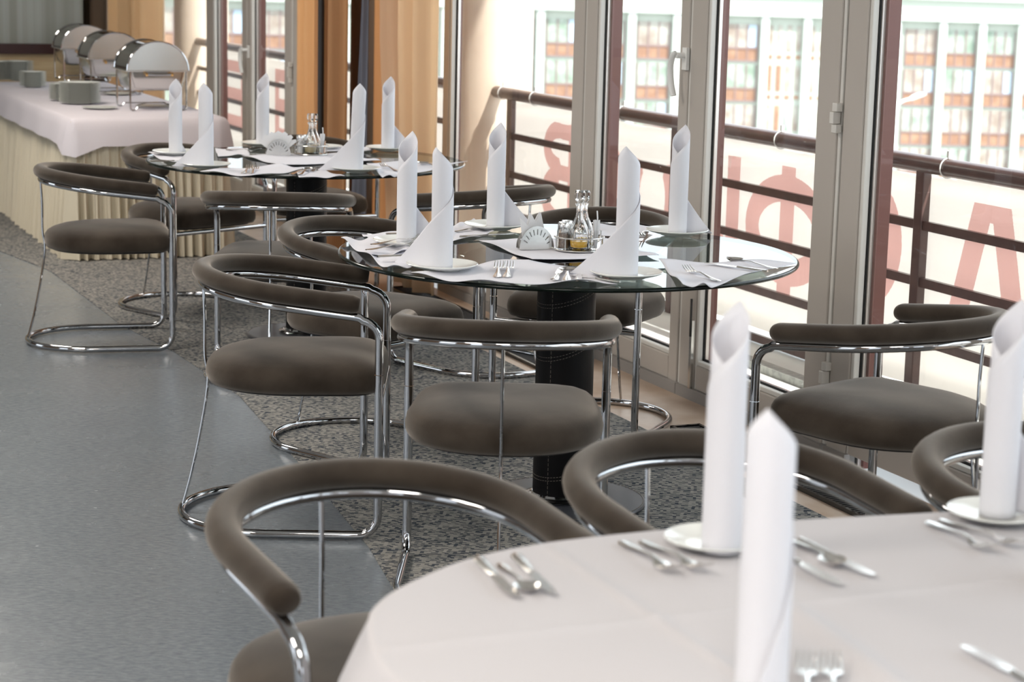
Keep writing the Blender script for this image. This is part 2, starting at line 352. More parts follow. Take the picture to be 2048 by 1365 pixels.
# lever handle on the meeting stile of door_2
def lever(s_, z, root):
    h = MB(); wbox(h, s_ - .017, s_ + .017, -.012, 0, z - .04, z + .04)
    h.tube([WP(s_, -.01, z + .012), WP(s_, -.045, z + .012)], .011, 10)
    h.sweep(smooth_path([WP(s_, -.045, z + .022), WP(s_ + .012, -.052, z + .01), WP(s_ + .028, -.052, z - .03), WP(s_ + .026, -.048, z - .09), WP(s_ + .012, -.044, z - .135)]), lambda i, n: [(.012 * math.cos(a), .007 * math.sin(a)) for a in [2 * PI * k / 10 for k in range(10)]])
    off(h, root).build('door_handle', 'whiteplastic', root)
lever(-.53, 1.245, d2); lever(5.49, 1.0, d3)
b_ = MB(); wbox(b_, -.672, -.655, -.012, 0, .045, .30); off(b_, d1).build('flush_bolt', 'steel', d1, smooth=False)
b_ = MB(); wbox(b_, -.667, -.660, -.016, -.01, .24, .38); off(b_, d1).build('bolt_slot', 'black_matt', d1, smooth=False)

# ------------------------------------------------------------------ balcony, railing, banner
mb = MB(); wbox(mb, -16, 16, .0, 1.15, ZC, ZC + .2); struct(mb.build('ceiling_sun_blocker', 'ceiling', smooth=False))  # unseen slab overhead, added to keep the sun out of the room
mb = MB(); wbox(mb, -12, 14, .20, 1.15, -.25, .005); struct(mb.build('balcony_floor', 'balcony', smooth=False))
def column(s_, t_, r, label):
    mb = MB(); mb.lathe([(r, -.3), (r, 1.0), (r * 1.002, 2.0), (r, 3.2)], 48); o = mb.build('column', 'column'); o.location = WP(s_, t_, 0)
    tag(o, label, 'column', 'round plaster columns on the balcony'); return o
C1 = Vector((-.150, 11.33)); q1 = C1 - WO
column(q1.dot(WD), q1.dot(WN), .23, 'round cream plaster column outside the glass where the near railing ends')
column(10.3, .88, .235, 'round peach plaster column outside the far window behind the buffet')
def railing(s0, s1, posts, label):
    r = empty('balcony_railing', WP(s0, .8, 0)); tag(r, label, 'railing', 'balcony railings')
    m = MB(); m.tube([WP(s0, .8, .885), WP(s1, .8, .885)], .033, 20); off(m, r).build('handrail', 'rail', r)
    for z in (.660, .450, .235, .030):
        m = MB(); wbox(m, s0, s1, .79, .81, z - .017, z + .017); off(m, r).build('crossbar', 'rail', r, smooth=False)
    for p in posts:
        m = MB(); wbox(m, p - .026, p + .026, .782, .818, .0, .86); off(m, r).build('post', 'rail', r, smooth=False, bevel=.004)
    return r
railing(-6.9, 3.27, [-4.83, -2.865, -.9, 1.065, 3.03], 'brown painted balcony railing with four crossbars outside the nearer windows')
railing(3.68, 10.08, [5.0, 7.0, 8.3], 'brown balcony railing beyond the curtains, seen through the far glass door')
for i, (s_, lb) in enumerate([(3.14, 'beside the round column'), (2.70, 'just right of the column'), (1.62, 'in front of the second pane'), (.13, 'left of the hinged frame'), (-1.05, 'near the right railing post')]):
    m = MB(); m.tube([WP(s_ + .0 * k, .8 + .0365 * math.cos(2 * PI * k / 20), .884 + .0365 * math.sin(2 * PI * k / 20)) for k in range(20)], .0028, 6, closed=True)
    m.box(-.006, .006, -.006, .006, .918, .945, lambda x, y, z: WP(s_ + x, .8 + y, z))
    tag(m.build('cable_tie', 'whiteplastic'), 'white cable tie round the handrail ' + lb, 'cable tie', 'cable ties on the handrail')
# the printed banner hangs on the outer side of the bars
def banner(s0, s1, label):
    r = empty('banner', WP(s0, .835, 0)); tag(r, label, 'banner', 'banners on the railing')
    def f(u, v):
        s_ = s0 + (s1 - s0) * u; z = .052 + .008 * math.sin(s_ * 3.1) + (.845 - .052) * v
        return WP(s_, .832 + .006 * math.sin(s_ * 5 + v * 2) + .004 * math.sin(s_ * 13 + 3 * v), z)
    m = MB(); m.grid(f, int((s1 - s0) * 14), 10); o = off(m, r).build('sheet', 'banner', r, solid=.0015)
    return r
def stroke(m, pts, wd):
    """a printed stroke: pts in (s, z), drawn as a thin slab on the banner"""
    P = [Vector(p) for p in pts]; n = len(P); L = []; R_ = []
    for i in range(n):
        d = (P[min(i + 1, n - 1)] - P[max(i - 1, 0)]).normalized(); nn = Vector((-d.y, d.x)) * wd / 2; L.append(P[i] + nn); R_.append(P[i] - nn)
    for k in range(n - 1):
        q = [L[k], L[k + 1], R_[k + 1], R_[k]]
        vs = [WP(a.x, .8215, a.y) for a in q] + [WP(a.x, .8235, a.y) for a in q]
        m.add(vs, [(0, 1, 2, 3), (7, 6, 5, 4), (0, 4, 5, 1), (1, 5, 6, 2), (2, 6, 7, 3), (3, 7, 4, 0)])
def ell(cs, cz, a, b, a0=0, a1=2 * PI, n=36): return [(cs + a * math.cos(a0 + (a1 - a0) * k / n), cz + b * math.sin(a0 + (a1 - a0) * k / n)) for k in range(n + 1)]
def letter(root, strokes):
    """printed letter: one flat layer of ink covering every cell inside the strokes"""
    segs = []; cell = .0035
    for pts, wd in strokes:
        P = [Vector(p) for p in pts]
        for i in range(len(P) - 1): segs.append((P[i], P[i + 1], wd / 2, i == 0, i == len(P) - 2, (P[0] - P[-1]).length < 1e-6))
    x0 = min(min(a.x, b.x) - w_ for a, b, w_, *_ in segs); x1 = max(max(a.x, b.x) + w_ for a, b, w_, *_ in segs)
    def inside(q):
        for a, b, w_, st, en, cl in segs:
            d = b - a; L2 = d.length_squared; t_ = (q - a).dot(d) / L2
            if t_ < 0 and (st and not cl): continue
            if t_ > 1 and (en and not cl): continue
            t_ = max(0, min(1, t_))
            if (q - (a + d * t_)).length_squared <= w_ * w_: return True
        return False
    nx = int((x1 - x0) / cell) + 1; nz_ = int((.80 - .22) / cell) + 1; idx = {}; vs = []; fs = []
    def vi(i, j):
        if (i, j) not in idx: idx[(i, j)] = len(vs); vs.append(WP(x0 + i * cell, .8225, .22 + j * cell))
        return idx[(i, j)]
    for i in range(nx):
        for j in range(nz_):
            z = .22 + (j + .5) * cell
            if Z0 - .005 <= z <= Z1 and inside(Vector((x0 + (i + .5) * cell, z))): fs.append((vi(i, j), vi(i + 1, j), vi(i + 1, j + 1), vi(i, j + 1)))
    m = MB(); m.add(vs, fs); off(m, root).build('letter', 'letter', root, smooth=False)
Z0, Z1 = .245, .775
bn = banner(-6.5, 3.1, 'white vinyl banner with large red letters seen reversed, on the near railing')
wd = .112
letter(bn, [([(-1.262, Z1 + .06), (-1.075, Z0 - .06)], wd), ([(-1.328, Z1 + .06), (-1.515, Z0 - .06)], wd), ([(-1.15, .36), (-1.44, .36)], .07), ([(-1.225, Z1 - .03), (-1.365, Z1 - .03)], .06)])
letter(bn, [(ell(-.49, .55, .205, .205, n=40), wd)])
letter(bn, [(ell(.10, .51, .285, .175), wd), ([(.10, Z1), (.10, Z0)], wd)])
letter(bn, [([(.56, Z1), (.56, Z0)], wd), ([(1.0, Z1), (1.0, Z0)], wd), ([(.98, Z1 - .02), (.58, Z0 + .02)], wd)])
letter(bn, [(ell(1.34, .51, .19, .22, math.radians(38), math.radians(-218)), wd)])
letter(bn, [(ell(1.90, .51, .19, .22), wd)])
letter(bn, [([(2.25, Z1), (2.25, Z0)], wd), (ell(2.42, .645, .16, .095, -PI / 2, PI / 2, 18), .09), (ell(2.42, .39, .18, .115, -PI / 2, PI / 2, 18), .09), ([(2.25, .73), (2.42, .735)], .08), ([(2.25, .52), (2.42, .52)], .08), ([(2.25, .285), (2.42, .285)], .08)])
letter(bn, [([(-2.0, Z1), (-2.0, Z0)], wd), ([(-2.45, Z1), (-2.45, Z0)], wd), ([(-2.0, .5), (-2.45, .5)], wd)])
bn2 = banner(3.8, 9.95, 'white vinyl banner with red blocks beyond the far glass door')
letter(bn2, [(ell(6.4, .52, .26, .22), wd), ([(6.4, Z1), (6.4, Z0)], wd)])
letter(bn2, [([(7.2, Z1), (7.2, Z0), ], wd), ([(7.7, Z1), (7.7, Z0)], wd), ([(7.2, .74), (7.7, .74)], wd), ([(7.2, .5), (7.7, .5)], wd), ([(7.2, .28), (7.7, .28)], wd)])
letter(bn2, [([(8.7, Z1), (8.7, Z0), ], wd), ([(9.3, Z1), (9.3, Z0)], wd), ([(8.7, .74), (9.3, .74)], wd), ([(8.7, .5), (9.3, .5)], wd), ([(8.7, .28), (9.3, .28)], wd)])
letter(bn2, [(ell(5.3, .52, .22, .22), wd)])
for s_ in (-2.2, -1.5, -.62, -.12, .42, .95, 1.6):
    m = MB(); m.tube([WP(s_ + .011 * math.cos(2 * PI * k / 14), .820, .068 + .011 * math.sin(2 * PI * k / 14)) for k in range(14)], .0035, 6, closed=True)
    off(m, bn).build('grommet', 'steel', bn)
m = MB(); m.add([WP(*q) for q in []], [])
mb = MB(); wbox(mb, -3.0, .05, .50, .56, .005, .035); tag(mb.build('metal_strip', 'zinc', smooth=False), 'long grey metal strip lying on the bright balcony floor', 'metal strip')

# ------------------------------------------------------------------ building across the street
FB = Vector((3.54, 164.0)); FA = math.radians(8); FX = Vector((math.cos(FA), math.sin(FA))); FN = Vector((math.sin(FA), -math.cos(FA)))
fac = empty('office_building', (FB.x, FB.y, 0)); tag(fac, 'white office building across the street with rows of windows over rust panels', 'building')
TILT = 0.009
def FP(u, d, z): q = FX * u + FN * d; return (q.x, q.y, z - TILT * u)
mb = MB(); mb.box(-60, 60, -12, 0, -22, 9, FP); mb.build('wall', 'facade', fac, smooth=False)
rows = [-2.15, -5.45, -8.75, -12.05]
cols = [-34.5, -30.8, -27.05, -23.3, -19.6, -15.8, -11.6, -7.6, -3.75, 0.0, 3.75, 7.55, 11.25, 15.0, 30.3, 33.75, 37.2, 40.6, 44.0, 47.5]
rnd = random.Random(3)
for u in cols:
    for j, z in enumerate(rows):
        w_ = 1.32
        mtn = rnd.choice(['gf', 'gg', 'gf', 'gg', 'gf']) if u < 20 else rnd.choice(['gg', 'gg', 'gf'])
        m = MB(); m.box(u - w_, u + w_, 0, .06, z - 1.9, z, FP); wnd = m.build('window', mtn, fac, smooth=False)
        m = MB()
        for x in (-w_, -w_ / 3, w_ / 3, w_): m.box(u + x - .05, u + x + .05, .06, .12, z - 3.0, z, FP)
        m.box(u - w_, u + w_, .06, .14, z - 2.02, z - 1.88, FP); m.box(u - w_, u + w_, .06, .14, z - 3.05, z - 2.92, FP)
        mm = m.build('mullions', 'mull', wnd, smooth=False)
        if (int(u * 7) + j) % 3 == 0:
            m = MB(); m.box(u + .5, u + 1.2, .05, .09, z - 1.85, z - .05, FP); m.build('blue_pane', 'gb', wnd, smooth=False)  # flat blue sheet over the right part of some panes
        m = MB(); m.box(u - w_, u + w_, 0, .07, z - 2.95, z - 1.95, FP); m.build('spandrel_panel', 'spandrel', fac, smooth=False)
for u in (18.6, 22.2, 25.8):
    for j, z in enumerate(rows):
        for k in range(4):
            x = u - 1.2 + .8 * k
            m = MB(); m.box(x - .2, x + .2, 0, .06, z - 2.1, z, FP); wnd = m.build('window', rnd.choice(['gf', 'gg', 'gf', 'spandrel']), fac, smooth=False)
            m = MB(); m.box(x - .2, x + .2, 0, .06, z - 2.75, z - 2.45, FP); m.build('spandrel_panel', 'spandrel', wnd, smooth=False)
m = MB()
cs = sorted(cols + [18.6, 22.2, 25.8])
for a, b in zip(cs[:-1], cs[1:]):
    c_ = (a + b) / 2; m.box(c_ - .33, c_ + .33, 0, .55, -22, -1.1, FP)
m.build('pilasters', 'pilaster', fac, smooth=False)
m = MB(); m.box(-60, 60, 0, .7, -1.45, -1.0, FP); m.box(-60, 60, 0, .35, .3, .6, FP); m.build('cornice', 'pilaster', fac, smooth=False)
mb = MB(); mb.box(-150, 150, 8, 260, -22, -21.8); struct(mb.build('ground', 'asphalt', smooth=False))
# street lamp
lp = empty('street_lamp', (6.6, 36, -21.8)); tag(lp, 'white street lamp arm reaching up behind the right window', 'street lamp')
m = MB(); m.tube([(0, 0, 0), (0, 0, 20.55)], .06, 10); m.build('pole', 'whiteplastic', lp)
m = MB(); m.tube(smooth_path([(0, 0, 20.5), (.15, 0, 21.05), (.30, 0, 21.20), (.44, 0, 21.25)]), .025, 8); m.build('arm', 'whiteplastic', lp)
m = MB(); m.sweep([(.42, 0, 21.24), (.50, 0, 21.28), (.62, 0, 21.33), (.73, 0, 21.35)], lambda i, n: [((.02, .06, .06, .03)[i] * math.cos(2 * PI * k / 12), (.02, .04, .04, .02)[i] * math.sin(2 * PI * k / 12)) for k in range(12)]); m.build('lamp_head', 'whiteplastic', lp)

# ------------------------------------------------------------------ curtains
def curtain(name, label, s0, s1, t_, matn, amp=.05, waves=5, z0=.03, z1=3.15, lean=0, gather=None, group='curtains'):
    m = MB()
    def f(u, v):
        z = z0 + (z1 - z0) * v
        a = s0 + (s1 - s0) * u
        if gather: a = a + gather(u, z)
        return WP(a + lean * (z - 1.0), t_ + amp * math.sin(u * waves * 2 * PI + .6 * v) + .3 * amp * math.sin(u * waves * 4.6 * PI + 1 + v), z)
    m.grid(f, waves * 14, 16); o = m.build(name, matn, solid=.002, angle=80)
    return tag(o, label, 'curtain', group)
curtain('curtain', 'wide peach curtain nearest the railing end, at the right of the bunch', 1.655, 2.36, -.17, 'curtain_peach', .035, 3, gather=lambda u, z: -.16 * u * max(0, 1.25 - z))
curtain('curtain', 'light orange curtain overlapped by the wide peach one', 2.16, 2.74, -.07, 'curtain_orange', .030, 3)
curtain('curtain', 'blue grey drape slanting between two orange curtains', 2.70, 2.76, -.145, 'curtain_grey', .014, 2, gather=lambda u, z: u * .16 * max(-.1, 1.28 - z))
curtain('curtain', 'dark brown drape behind the blue grey one', 2.80, 3.22, -.055, 'curtain_brown', .02, 2)
curtain('curtain', 'orange curtain between the black pole and the blue grey drape', 2.93, 3.30, -.20, 'curtain_orange', .04, 3)
curtain('curtain', 'narrow orange curtain directly right of the far glass door', 3.50, 3.84, -.16, 'curtain_gold', .03, 2)
mb = MB(); mb.tube([WP(3.105, -.26, 0), WP(3.105, -.26, 3.19)], .017, 12); tag(mb.build('curtain_pole', 'black_matt'), 'thin black upright pole between the orange curtains', 'pole')
curtain('curtain', 'sheer peach curtain behind the silver chafing dishes', 7.35, 8.95, -.16, 'curtain_peach', .06, 4)
curtain('curtain', 'dark brown drape left of the sheer peach curtain', 7.08, 8.1, -.61, 'curtain_brown', .04, 3)

# ------------------------------------------------------------------ floor grilles
def grille(s0, s1, t0, t1, label):
    r = empty('floor_grille', WP(s0, t0, 0)); tag(r, label, 'floor grille', 'black floor grilles along the windows')
    m = MB()
    for a, b, c_, d in ((s0, s1, t0, t0 + .012), (s0, s1, t1 - .012, t1), (s0, s0 + .012, t0, t1), (s1 - .012, s1, t0, t1)): wbox(m, a, b, c_, d, .002, .016)
    off(m, r).build('rim', 'black', r, smooth=False)
    m = MB(); n = int((s1 - s0) / .018)
    for k in range(n): wbox(m, s0 + .012 + k * .018, s0 + .018 + k * .018, t0 + .012, t1 - .012, .002, .012)
    wbox(m, s0, s1, t0 + .01, t1 - .01, .001, .006)
    off(m, r).build('slats', 'black_matt', r, smooth=False)
grille(1.0, 2.06, -.24, -.105, 'black floor grille on the marble left of the round table legs')
grille(-.15, .56, -.33, -.215, 'black floor grille on the marble behind the dark table column')
grille(-2.9, -1.08, -.30, -.185, 'black floor grille on the marble below the nearest window')

# ------------------------------------------------------------------ chairs
W_, D_, HT, DR, HR, TR = .5203, .5698, .610, .5062, .671, .0120
def ring_pts(front, ext, hfun, n=30):
    r = W_ / 2; pts = []
    ys = [front - (front + (ext - r)) * k / 10 for k in range(10)]
    for y in ys: pts.append((r, y))
    for k in range(n + 1): a = PI * k / n; pts.append((r * math.cos(a), -(ext - r) - r * math.sin(a)))
    for y in reversed(ys): pts.append((-r, y))
    return [Vector((x, y, hfun(y))) for x, y in pts]
def hr(y): return HT + (HR - HT) * min(1, max(0, -y / DR)) ** 1.0
def make_chair():
    root = empty('tubular_armchair'); r = W_ / 2; R = .055
    def corner(sx, zc, front_y, down):      # quarter bend joining the arm to the leg
        out = []
        for k in range(1, 8):
            a = PI / 2 * k / 8
            out.append((sx * r, front_y - R + R * math.sin(a), (zc - R + R * math.cos(a)) if down else (zc + R - R * math.cos(a))))
        return out
    ring = ring_pts(-R, DR, hr)
    path = [Vector((r, 0, .462))] + [Vector((r, 0, HT - R))] + [Vector(p) for p in reversed(corner(1, HT, 0, True))] + ring + [Vector(p) for p in corner(-1, HT, 0, True)] + [Vector((-r, 0, HT - R)), Vector((-r, 0, .462))]
    MB().tube(path, TR, 14).build('arm_rail', 'chrome', root)
    base = ring_pts(-R, D_, lambda y: TR)
    path = [Vector((r, 0, .10)), Vector((r, 0, TR + R))] + [Vector(p) for p in reversed(corner(1, TR, 0, False))] + base + [Vector(p) for p in corner(-1, TR, 0, False)] + [Vector((-r, 0, TR + R)), Vector((-r, 0, .10))]
    MB().tube(path, TR, 14).build('base_rail', 'chrome', root)
    for sx in (1, -1):
        MB().tube([(sx * r, 0, .10), (sx * r, 0, .4605)], TR * 1.03, 14).build('leg', 'chrome', root)
    MB().tube([(-r, 0, .380), (r, 0, .380)], TR * .85, 12).build('stretcher', 'chrome', root)
    # rod behind the seat
    rod = smooth_path([(0, -DR, HR - .008), (0, -DR + .004, .57), (0, -DR + .004, .46), (0, -DR + .012, .385), (0, -DR - .006, .26), (0, -DR - .035, .12), (0, -D_ + .002, .02)])
    MB().tube(rod, .0045, 8).build('back_rod', 'chrome', root)
    # padded arm cushion on top of the rail
    pp = [p + Vector((0, 0, .034)) for p in ring_pts(-.055, DR, hr, 36)]
    npp = len(pp)
    def prof(i, n):
        e = min(i, n - 1 - i); k = [.62, .86, .97][e] if e < 3 else 1.0
        if e == 0: k = .7
        return [(.0285 * k * math.cos(2 * PI * q / 18), .0250 * k * math.sin(2 * PI * q / 18)) for q in range(18)]
    # finer end rounding
    d0 = (pp[1] - pp[0]).normalized(); d1 = (pp[-2] - pp[-1]).normalized()
    pp = [pp[0], pp[0] + d0 * .006, pp[0] + d0 * .016] + pp[1:-1] + [pp[-1] + d1 * .016, pp[-1] + d1 * .006, pp[-1]]
    MB().sweep(pp, prof, up=(0, 0, 1)).build('arm_cushion', 'suede', root, angle=70)
    # seat: straight front, round back, domed top
    out = []
    xf, xm, yf, yb = .232, .249, .012, -.497
    N = 72
    for k in range(N):
        a = 2 * PI * k / N; c_, s_ = math.cos(a), math.sin(a)
        if s_ >= 0: ex = 2 / 7.0; x = xm * math.copysign(abs(c_) ** ex, c_); y = -.24 + (yf + .24) * abs(s_) ** ex; x *= 1 - .07 * (y + .24) / .25
        else: ex = 2 / 2.25; x = xm * math.copysign(abs(c_) ** ex, c_); y = -.24 - (-.24 - yb) * abs(s_) ** ex
        out.append((x, y))
    prof_ = [(0, .396), (.85, .394), (.965, .398), (.995, .412), (1.0, .428), (.985, .446), (.95, .459), (.88, .470), (.76, .480), (.58, .488), (.35, .4925), (0, .494)]
    vs = []; fs = []
    cy = -.235
    for k_, z in prof_:
        for x, y in out:
            fr_ = max(0, (y - cy) / .25)      # the dome stays fuller towards the front edge
            kk = k_ + (1 - k_) * .35 * fr_ if z > .43 and k_ > .3 else k_
            vs.append((x * kk, cy + (y - cy) * kk, z))
    n = N
    for i in range(len(prof_) - 1):
        for k in range(n): fs.append((i * n + k, i * n + (k + 1) % n, (i + 1) * n + (k + 1) % n, (i + 1) * n + k))
    MB().add(vs, fs).build('seat', 'suede', root, weld=True, angle=75)
    m = MB(); m.tube([(x * .88, cy + (y - cy) * .88, .3925) for x, y in out[::2]], .004, 6, closed=True); m.build('seat_base', 'black_matt', root)
    return root
chairs = {
 'L1': ((-1.433, 8.163, -76.3), 'brown grey suede armchair on the bare floor left of the far glass table, facing right'),
 'L2': ((-.363, 5.525, -88.5), 'brown grey suede armchair left of the nearer glass table, its base on the grey floor'),
 'A': ((-.009, 5.130, -1.3), 'armchair with its back to the camera in front of the nearer glass table'),
 'B': ((-.286, 6.219, -130.1), 'armchair partly hidden behind the left chair of the nearer glass table'),
 'E': ((.173, 6.539, 156.5), 'armchair behind the nearer glass table, right of the dark column, by the window'),
 'C': ((-.306, 7.969, 45.9), 'armchair between the two glass tables next to the window, turned away to the left'),
 'F': ((-1.306, 8.795, -132.4), 'armchair behind the far glass table nearest the buffet'),
 'D': ((-.904, 7.745, 1.0), 'armchair with its back to the camera in front of the far glass table'),
 'G': ((-.887, 9.327, -152.5), 'armchair behind the far glass table in front of the orange curtains'),
 'R': ((.821, 5.216, 42.9), 'armchair on the right between the window and the cloth covered table, turned left'),
 'P': ((-.058, 2.795, -149.7), 'front left armchair tucked under the white tablecloth'),
 'Q': ((.501, 3.068, -150.4), 'middle armchair tucked under the far side of the white tablecloth'),
 'S': ((1.119, 3.199, -151.7), 'rightmost armchair behind the white tablecloth, cut by the picture edge'),
}
ch0 = make_chair(); first = True
for k, ((x, y, a), lb) in chairs.items():
    o = ch0 if first else copy_tree(ch0); first = False
    on_carpet = k not in ('L2', 'L1')
    o.location = (x, y, .003); o.rotation_euler = (0, 0, math.radians(a))
    tag(o, lb, 'chair', 'chrome tube armchairs around the tables')

# ------------------------------------------------------------------ glass tables
TZ = .745
def make_table():
    r = empty('glass_table')
    rt = .6633
    m = MB(); m.lathe([(0, TZ - .012), (rt - .006, TZ - .012), (rt - .006, TZ), (0, TZ)], 128); m.build('glass_top', 'tableglass', r, angle=30)
    m = MB(); pr = [(rt - .006 + .006 * math.cos(a), TZ - .006 + .006 * math.sin(a)) for a in [-PI / 2 + PI * k / 8 for k in range(9)]]
    pr = pr + [pr[0]]; m.lathe(pr, 128); m.build('glass_rim', 'greenglass', r)
    m = MB(); m.lathe([(0, TZ - .030), (.29, TZ - .030), (.298, TZ - .026), (.300, TZ - .020), (.298, TZ - .0145), (.292, TZ - .0125), (0, TZ - .0125)], 96); m.build('support_plate', 'black', r)
    m = MB(); m.lathe([(0, .655), (.060, .655), (.060, TZ - .03), (0, TZ - .03)], 40); m.build('neck', 'black_matt', r)
    m = MB(); m.lathe([(.078, .012), (.084, .016), (.085, .03), (.085, .665), (.083, .675), (.06, .68), (0, .68)], 64); col = m.build('column', 'leather', r)
    m = MB()
    for zc, tilt in ((.62, .03), (.47, .035), (.10, .02)):
        for dz in (0, .010):
            pts = [(.0858 * math.cos(a), .0858 * math.sin(a), zc + dz + tilt * math.cos(a - .6)) for a in [2 * PI * k / 60 for k in range(60)]]
            for k in range(0, 60, 1):
                a_, b_ = Vector(pts[k]), Vector(pts[(k + 1) % 60]); m.tube([a_, a_ + (b_ - a_) * .62], .0007, 4)
    for k in range(46): m.tube([(-.042, -.0745, .03 + k * .0138), (-.042, -.0745, .03 + k * .0138 + .009)], .0007, 4)
    m.build('stitching', 'thread', col)
    m = MB(); m.lathe([(0, .0), (.245, .0), (.2505, .004), (.2512, .009), (.247, .0135), (.20, .0165), (.10, .018), (0, .018)], 96); base = m.build('base_plate', 'leather_grey', r)
    m = MB()
    for k in range(96):
        a = 2 * PI * k / 96; m.tube([(.243 * math.cos(a), .243 * math.sin(a), .0148), (.243 * math.cos(a + .04), .243 * math.sin(a + .04), .0148)], .0009, 4)
    m.build('stitching', 'thread', base)
    m = MB(); m.lathe([(.086, .018), (.112, .019), (.114, .023), (.110, .027), (.09, .030), (.086, .036)], 64); m.build('chrome_ring', 'chrome', r)
    return r
T1 = (.1554, 5.7045); T2 = (-.8754, 8.3179)
t1 = make_table(); t1.location = (T1[0], T1[1], .003); tag(t1, 'nearer round glass table with black leather column', 'table', 'round glass tables')
t2 = copy_tree(t1); t2.location = (T2[0], T2[1], .003); tag(t2, 'far round glass table beside the buffet', 'table', 'round glass tables')
TT = TZ + .003      # upper face of the glass

# ------------------------------------------------------------------ table mats
def table_mat(quad, label, group, z=TT, curl=.012, layers=1, seed=0, matn='mat'):
    rn = random.Random(seed); q = [Vector((a[0], a[1], 0)) for a in quad]; ph = rn.random() * 6
    c_ = sum(q, Vector()) / 4
    def f(u, v):
        p = q[0].lerp(q[1], u).lerp(q[3].lerp(q[2], u), v)
        e = max(abs(u - .5), abs(v - .5)) * 2
        wav = .5 + .5 * math.sin(ph + u * 9 + v * 7)
        h = .0015 + curl * max(0, e - .72) / .28 * wav * .7 + .0015 * (1 + math.sin(u * 13 + ph) * math.sin(v * 11))
        return (p.x - c_.x, p.y - c_.y, h)
    m = MB(); m.grid(f, 24, 24)
    o = m.build('place_mat', matn, solid=.0012, angle=80); o.location = (c_.x, c_.y, z)
    return tag(o, label, 'place mat', group)
G1 = 'white cloth mats on the nearer glass table'; G2 = 'white cloth mats on the far glass table'
TM1 = [([(-0.1055, 5.8984, 0.753), (0.0519, 5.4950, 0.753), (0.4138, 5.6340, 0.753), (0.2779, 6.0000, 0.753)], 'white cloth mat in the middle of the nearer glass table under the cruet', .008),
 ([(-0.5092, 5.8055, 0.753), (-0.3843, 5.8720, 0.753), (-0.2782, 5.6004, 0.753), (-0.3990, 5.4702, 0.753)], 'folded white cloth at the left edge of the nearer glass table', .02),
 ([(-0.4323, 5.5755, 0.760), (-0.2610, 5.6252, 0.760), (-0.2405, 5.3417, 0.760), (-0.3368, 5.2614, 0.760)], 'second folded cloth just left of the flared napkin on the nearer table', .02),
 ([(-0.2679, 5.1495, 0.753), (0.0422, 5.5130, 0.753), (0.2707, 5.1203, 0.753), (-0.0341, 5.0409, 0.753)], 'white cloth mat on the front edge of the nearer glass table under the forks', .018),
 ([(0.4048, 5.5230, 0.753), (0.7957, 5.5666, 0.753), (0.5157, 5.0983, 0.753), (0.4377, 5.0784, 0.753)], 'white cloth mat at the right edge of the nearer glass table', .016),
 ([(-0.4597, 5.9615, 0.753), (-0.2746, 6.0656, 0.753), (-0.2442, 5.8966, 0.753), (-0.4154, 5.7888, 0.753)], 'white cloth mat at the back left edge of the nearer glass table', .01),
 ([(-0.1952, 6.2146, 0.753), (-0.1315, 6.3803, 0.753), (-0.0629, 6.0680, 0.753), (-0.1830, 5.8513, 0.753)], 'white cloth mat behind the two left napkins on the nearer glass table', .01),
 ([(0.2693, 6.3259, 0.753), (0.4326, 6.3307, 0.753), (0.4012, 6.0800, 0.753), (0.2588, 6.0547, 0.753)], 'white cloth mat behind the cruet on the nearer glass table', .01)]
for i, (q, lb, cu) in enumerate(TM1): table_mat(q, lb, G1, TT, cu, seed=i)
TM2 = [([(-1.1582, 8.4079, 0.753), (-0.9512, 8.0167, 0.753), (-0.5640, 8.3069, 0.753), (-0.7638, 8.6281, 0.753)], 'white cloth mat in the middle of the far glass table under the cruet', .008),
 ([(-1.5497, 8.3773, 0.753), (-1.4642, 8.5423, 0.753), (-1.3045, 8.2113, 0.753), (-1.3811, 7.9965, 0.753)], 'white cloth mat at the left edge of the far glass table', .014),
 ([(-1.2247, 7.7072, 0.753), (-0.9418, 8.0401, 0.753), (-0.8144, 7.8639, 0.753), (-1.0117, 7.5644, 0.753)], 'white cloth mat on the front edge of the far glass table under the forks', .012),
 ([(-0.8657, 7.7917, 0.753), (-0.7526, 7.8383, 0.753), (-0.6554, 7.6273, 0.753), (-0.8200, 7.5521, 0.753)], 'small white cloth under the spoon at the front of the far glass table', .01),
 ([(-0.6169, 8.2056, 0.753), (-0.2029, 8.3073, 0.753), (-0.4493, 7.7127, 0.753), (-0.5124, 7.6411, 0.753)], 'white cloth mat at the right edge of the far glass table', .016),
 ([(-1.3134, 8.6803, 0.753), (-1.1831, 8.7651, 0.753), (-1.1316, 8.4615, 0.753), (-1.2492, 8.3384, 0.753)], 'white cloth mat at the back left of the far glass table', .008),
 ([(-0.8555, 8.9038, 0.753), (-0.6473, 8.9596, 0.753), (-0.6417, 8.7332, 0.753), (-0.8299, 8.6840, 0.753)], 'white cloth mat at the back of the far glass table behind the cruet', .008)]
for i, (q, lb, cu) in enumerate(TM2): table_mat(q, lb, G2, TT, cu, seed=20 + i)

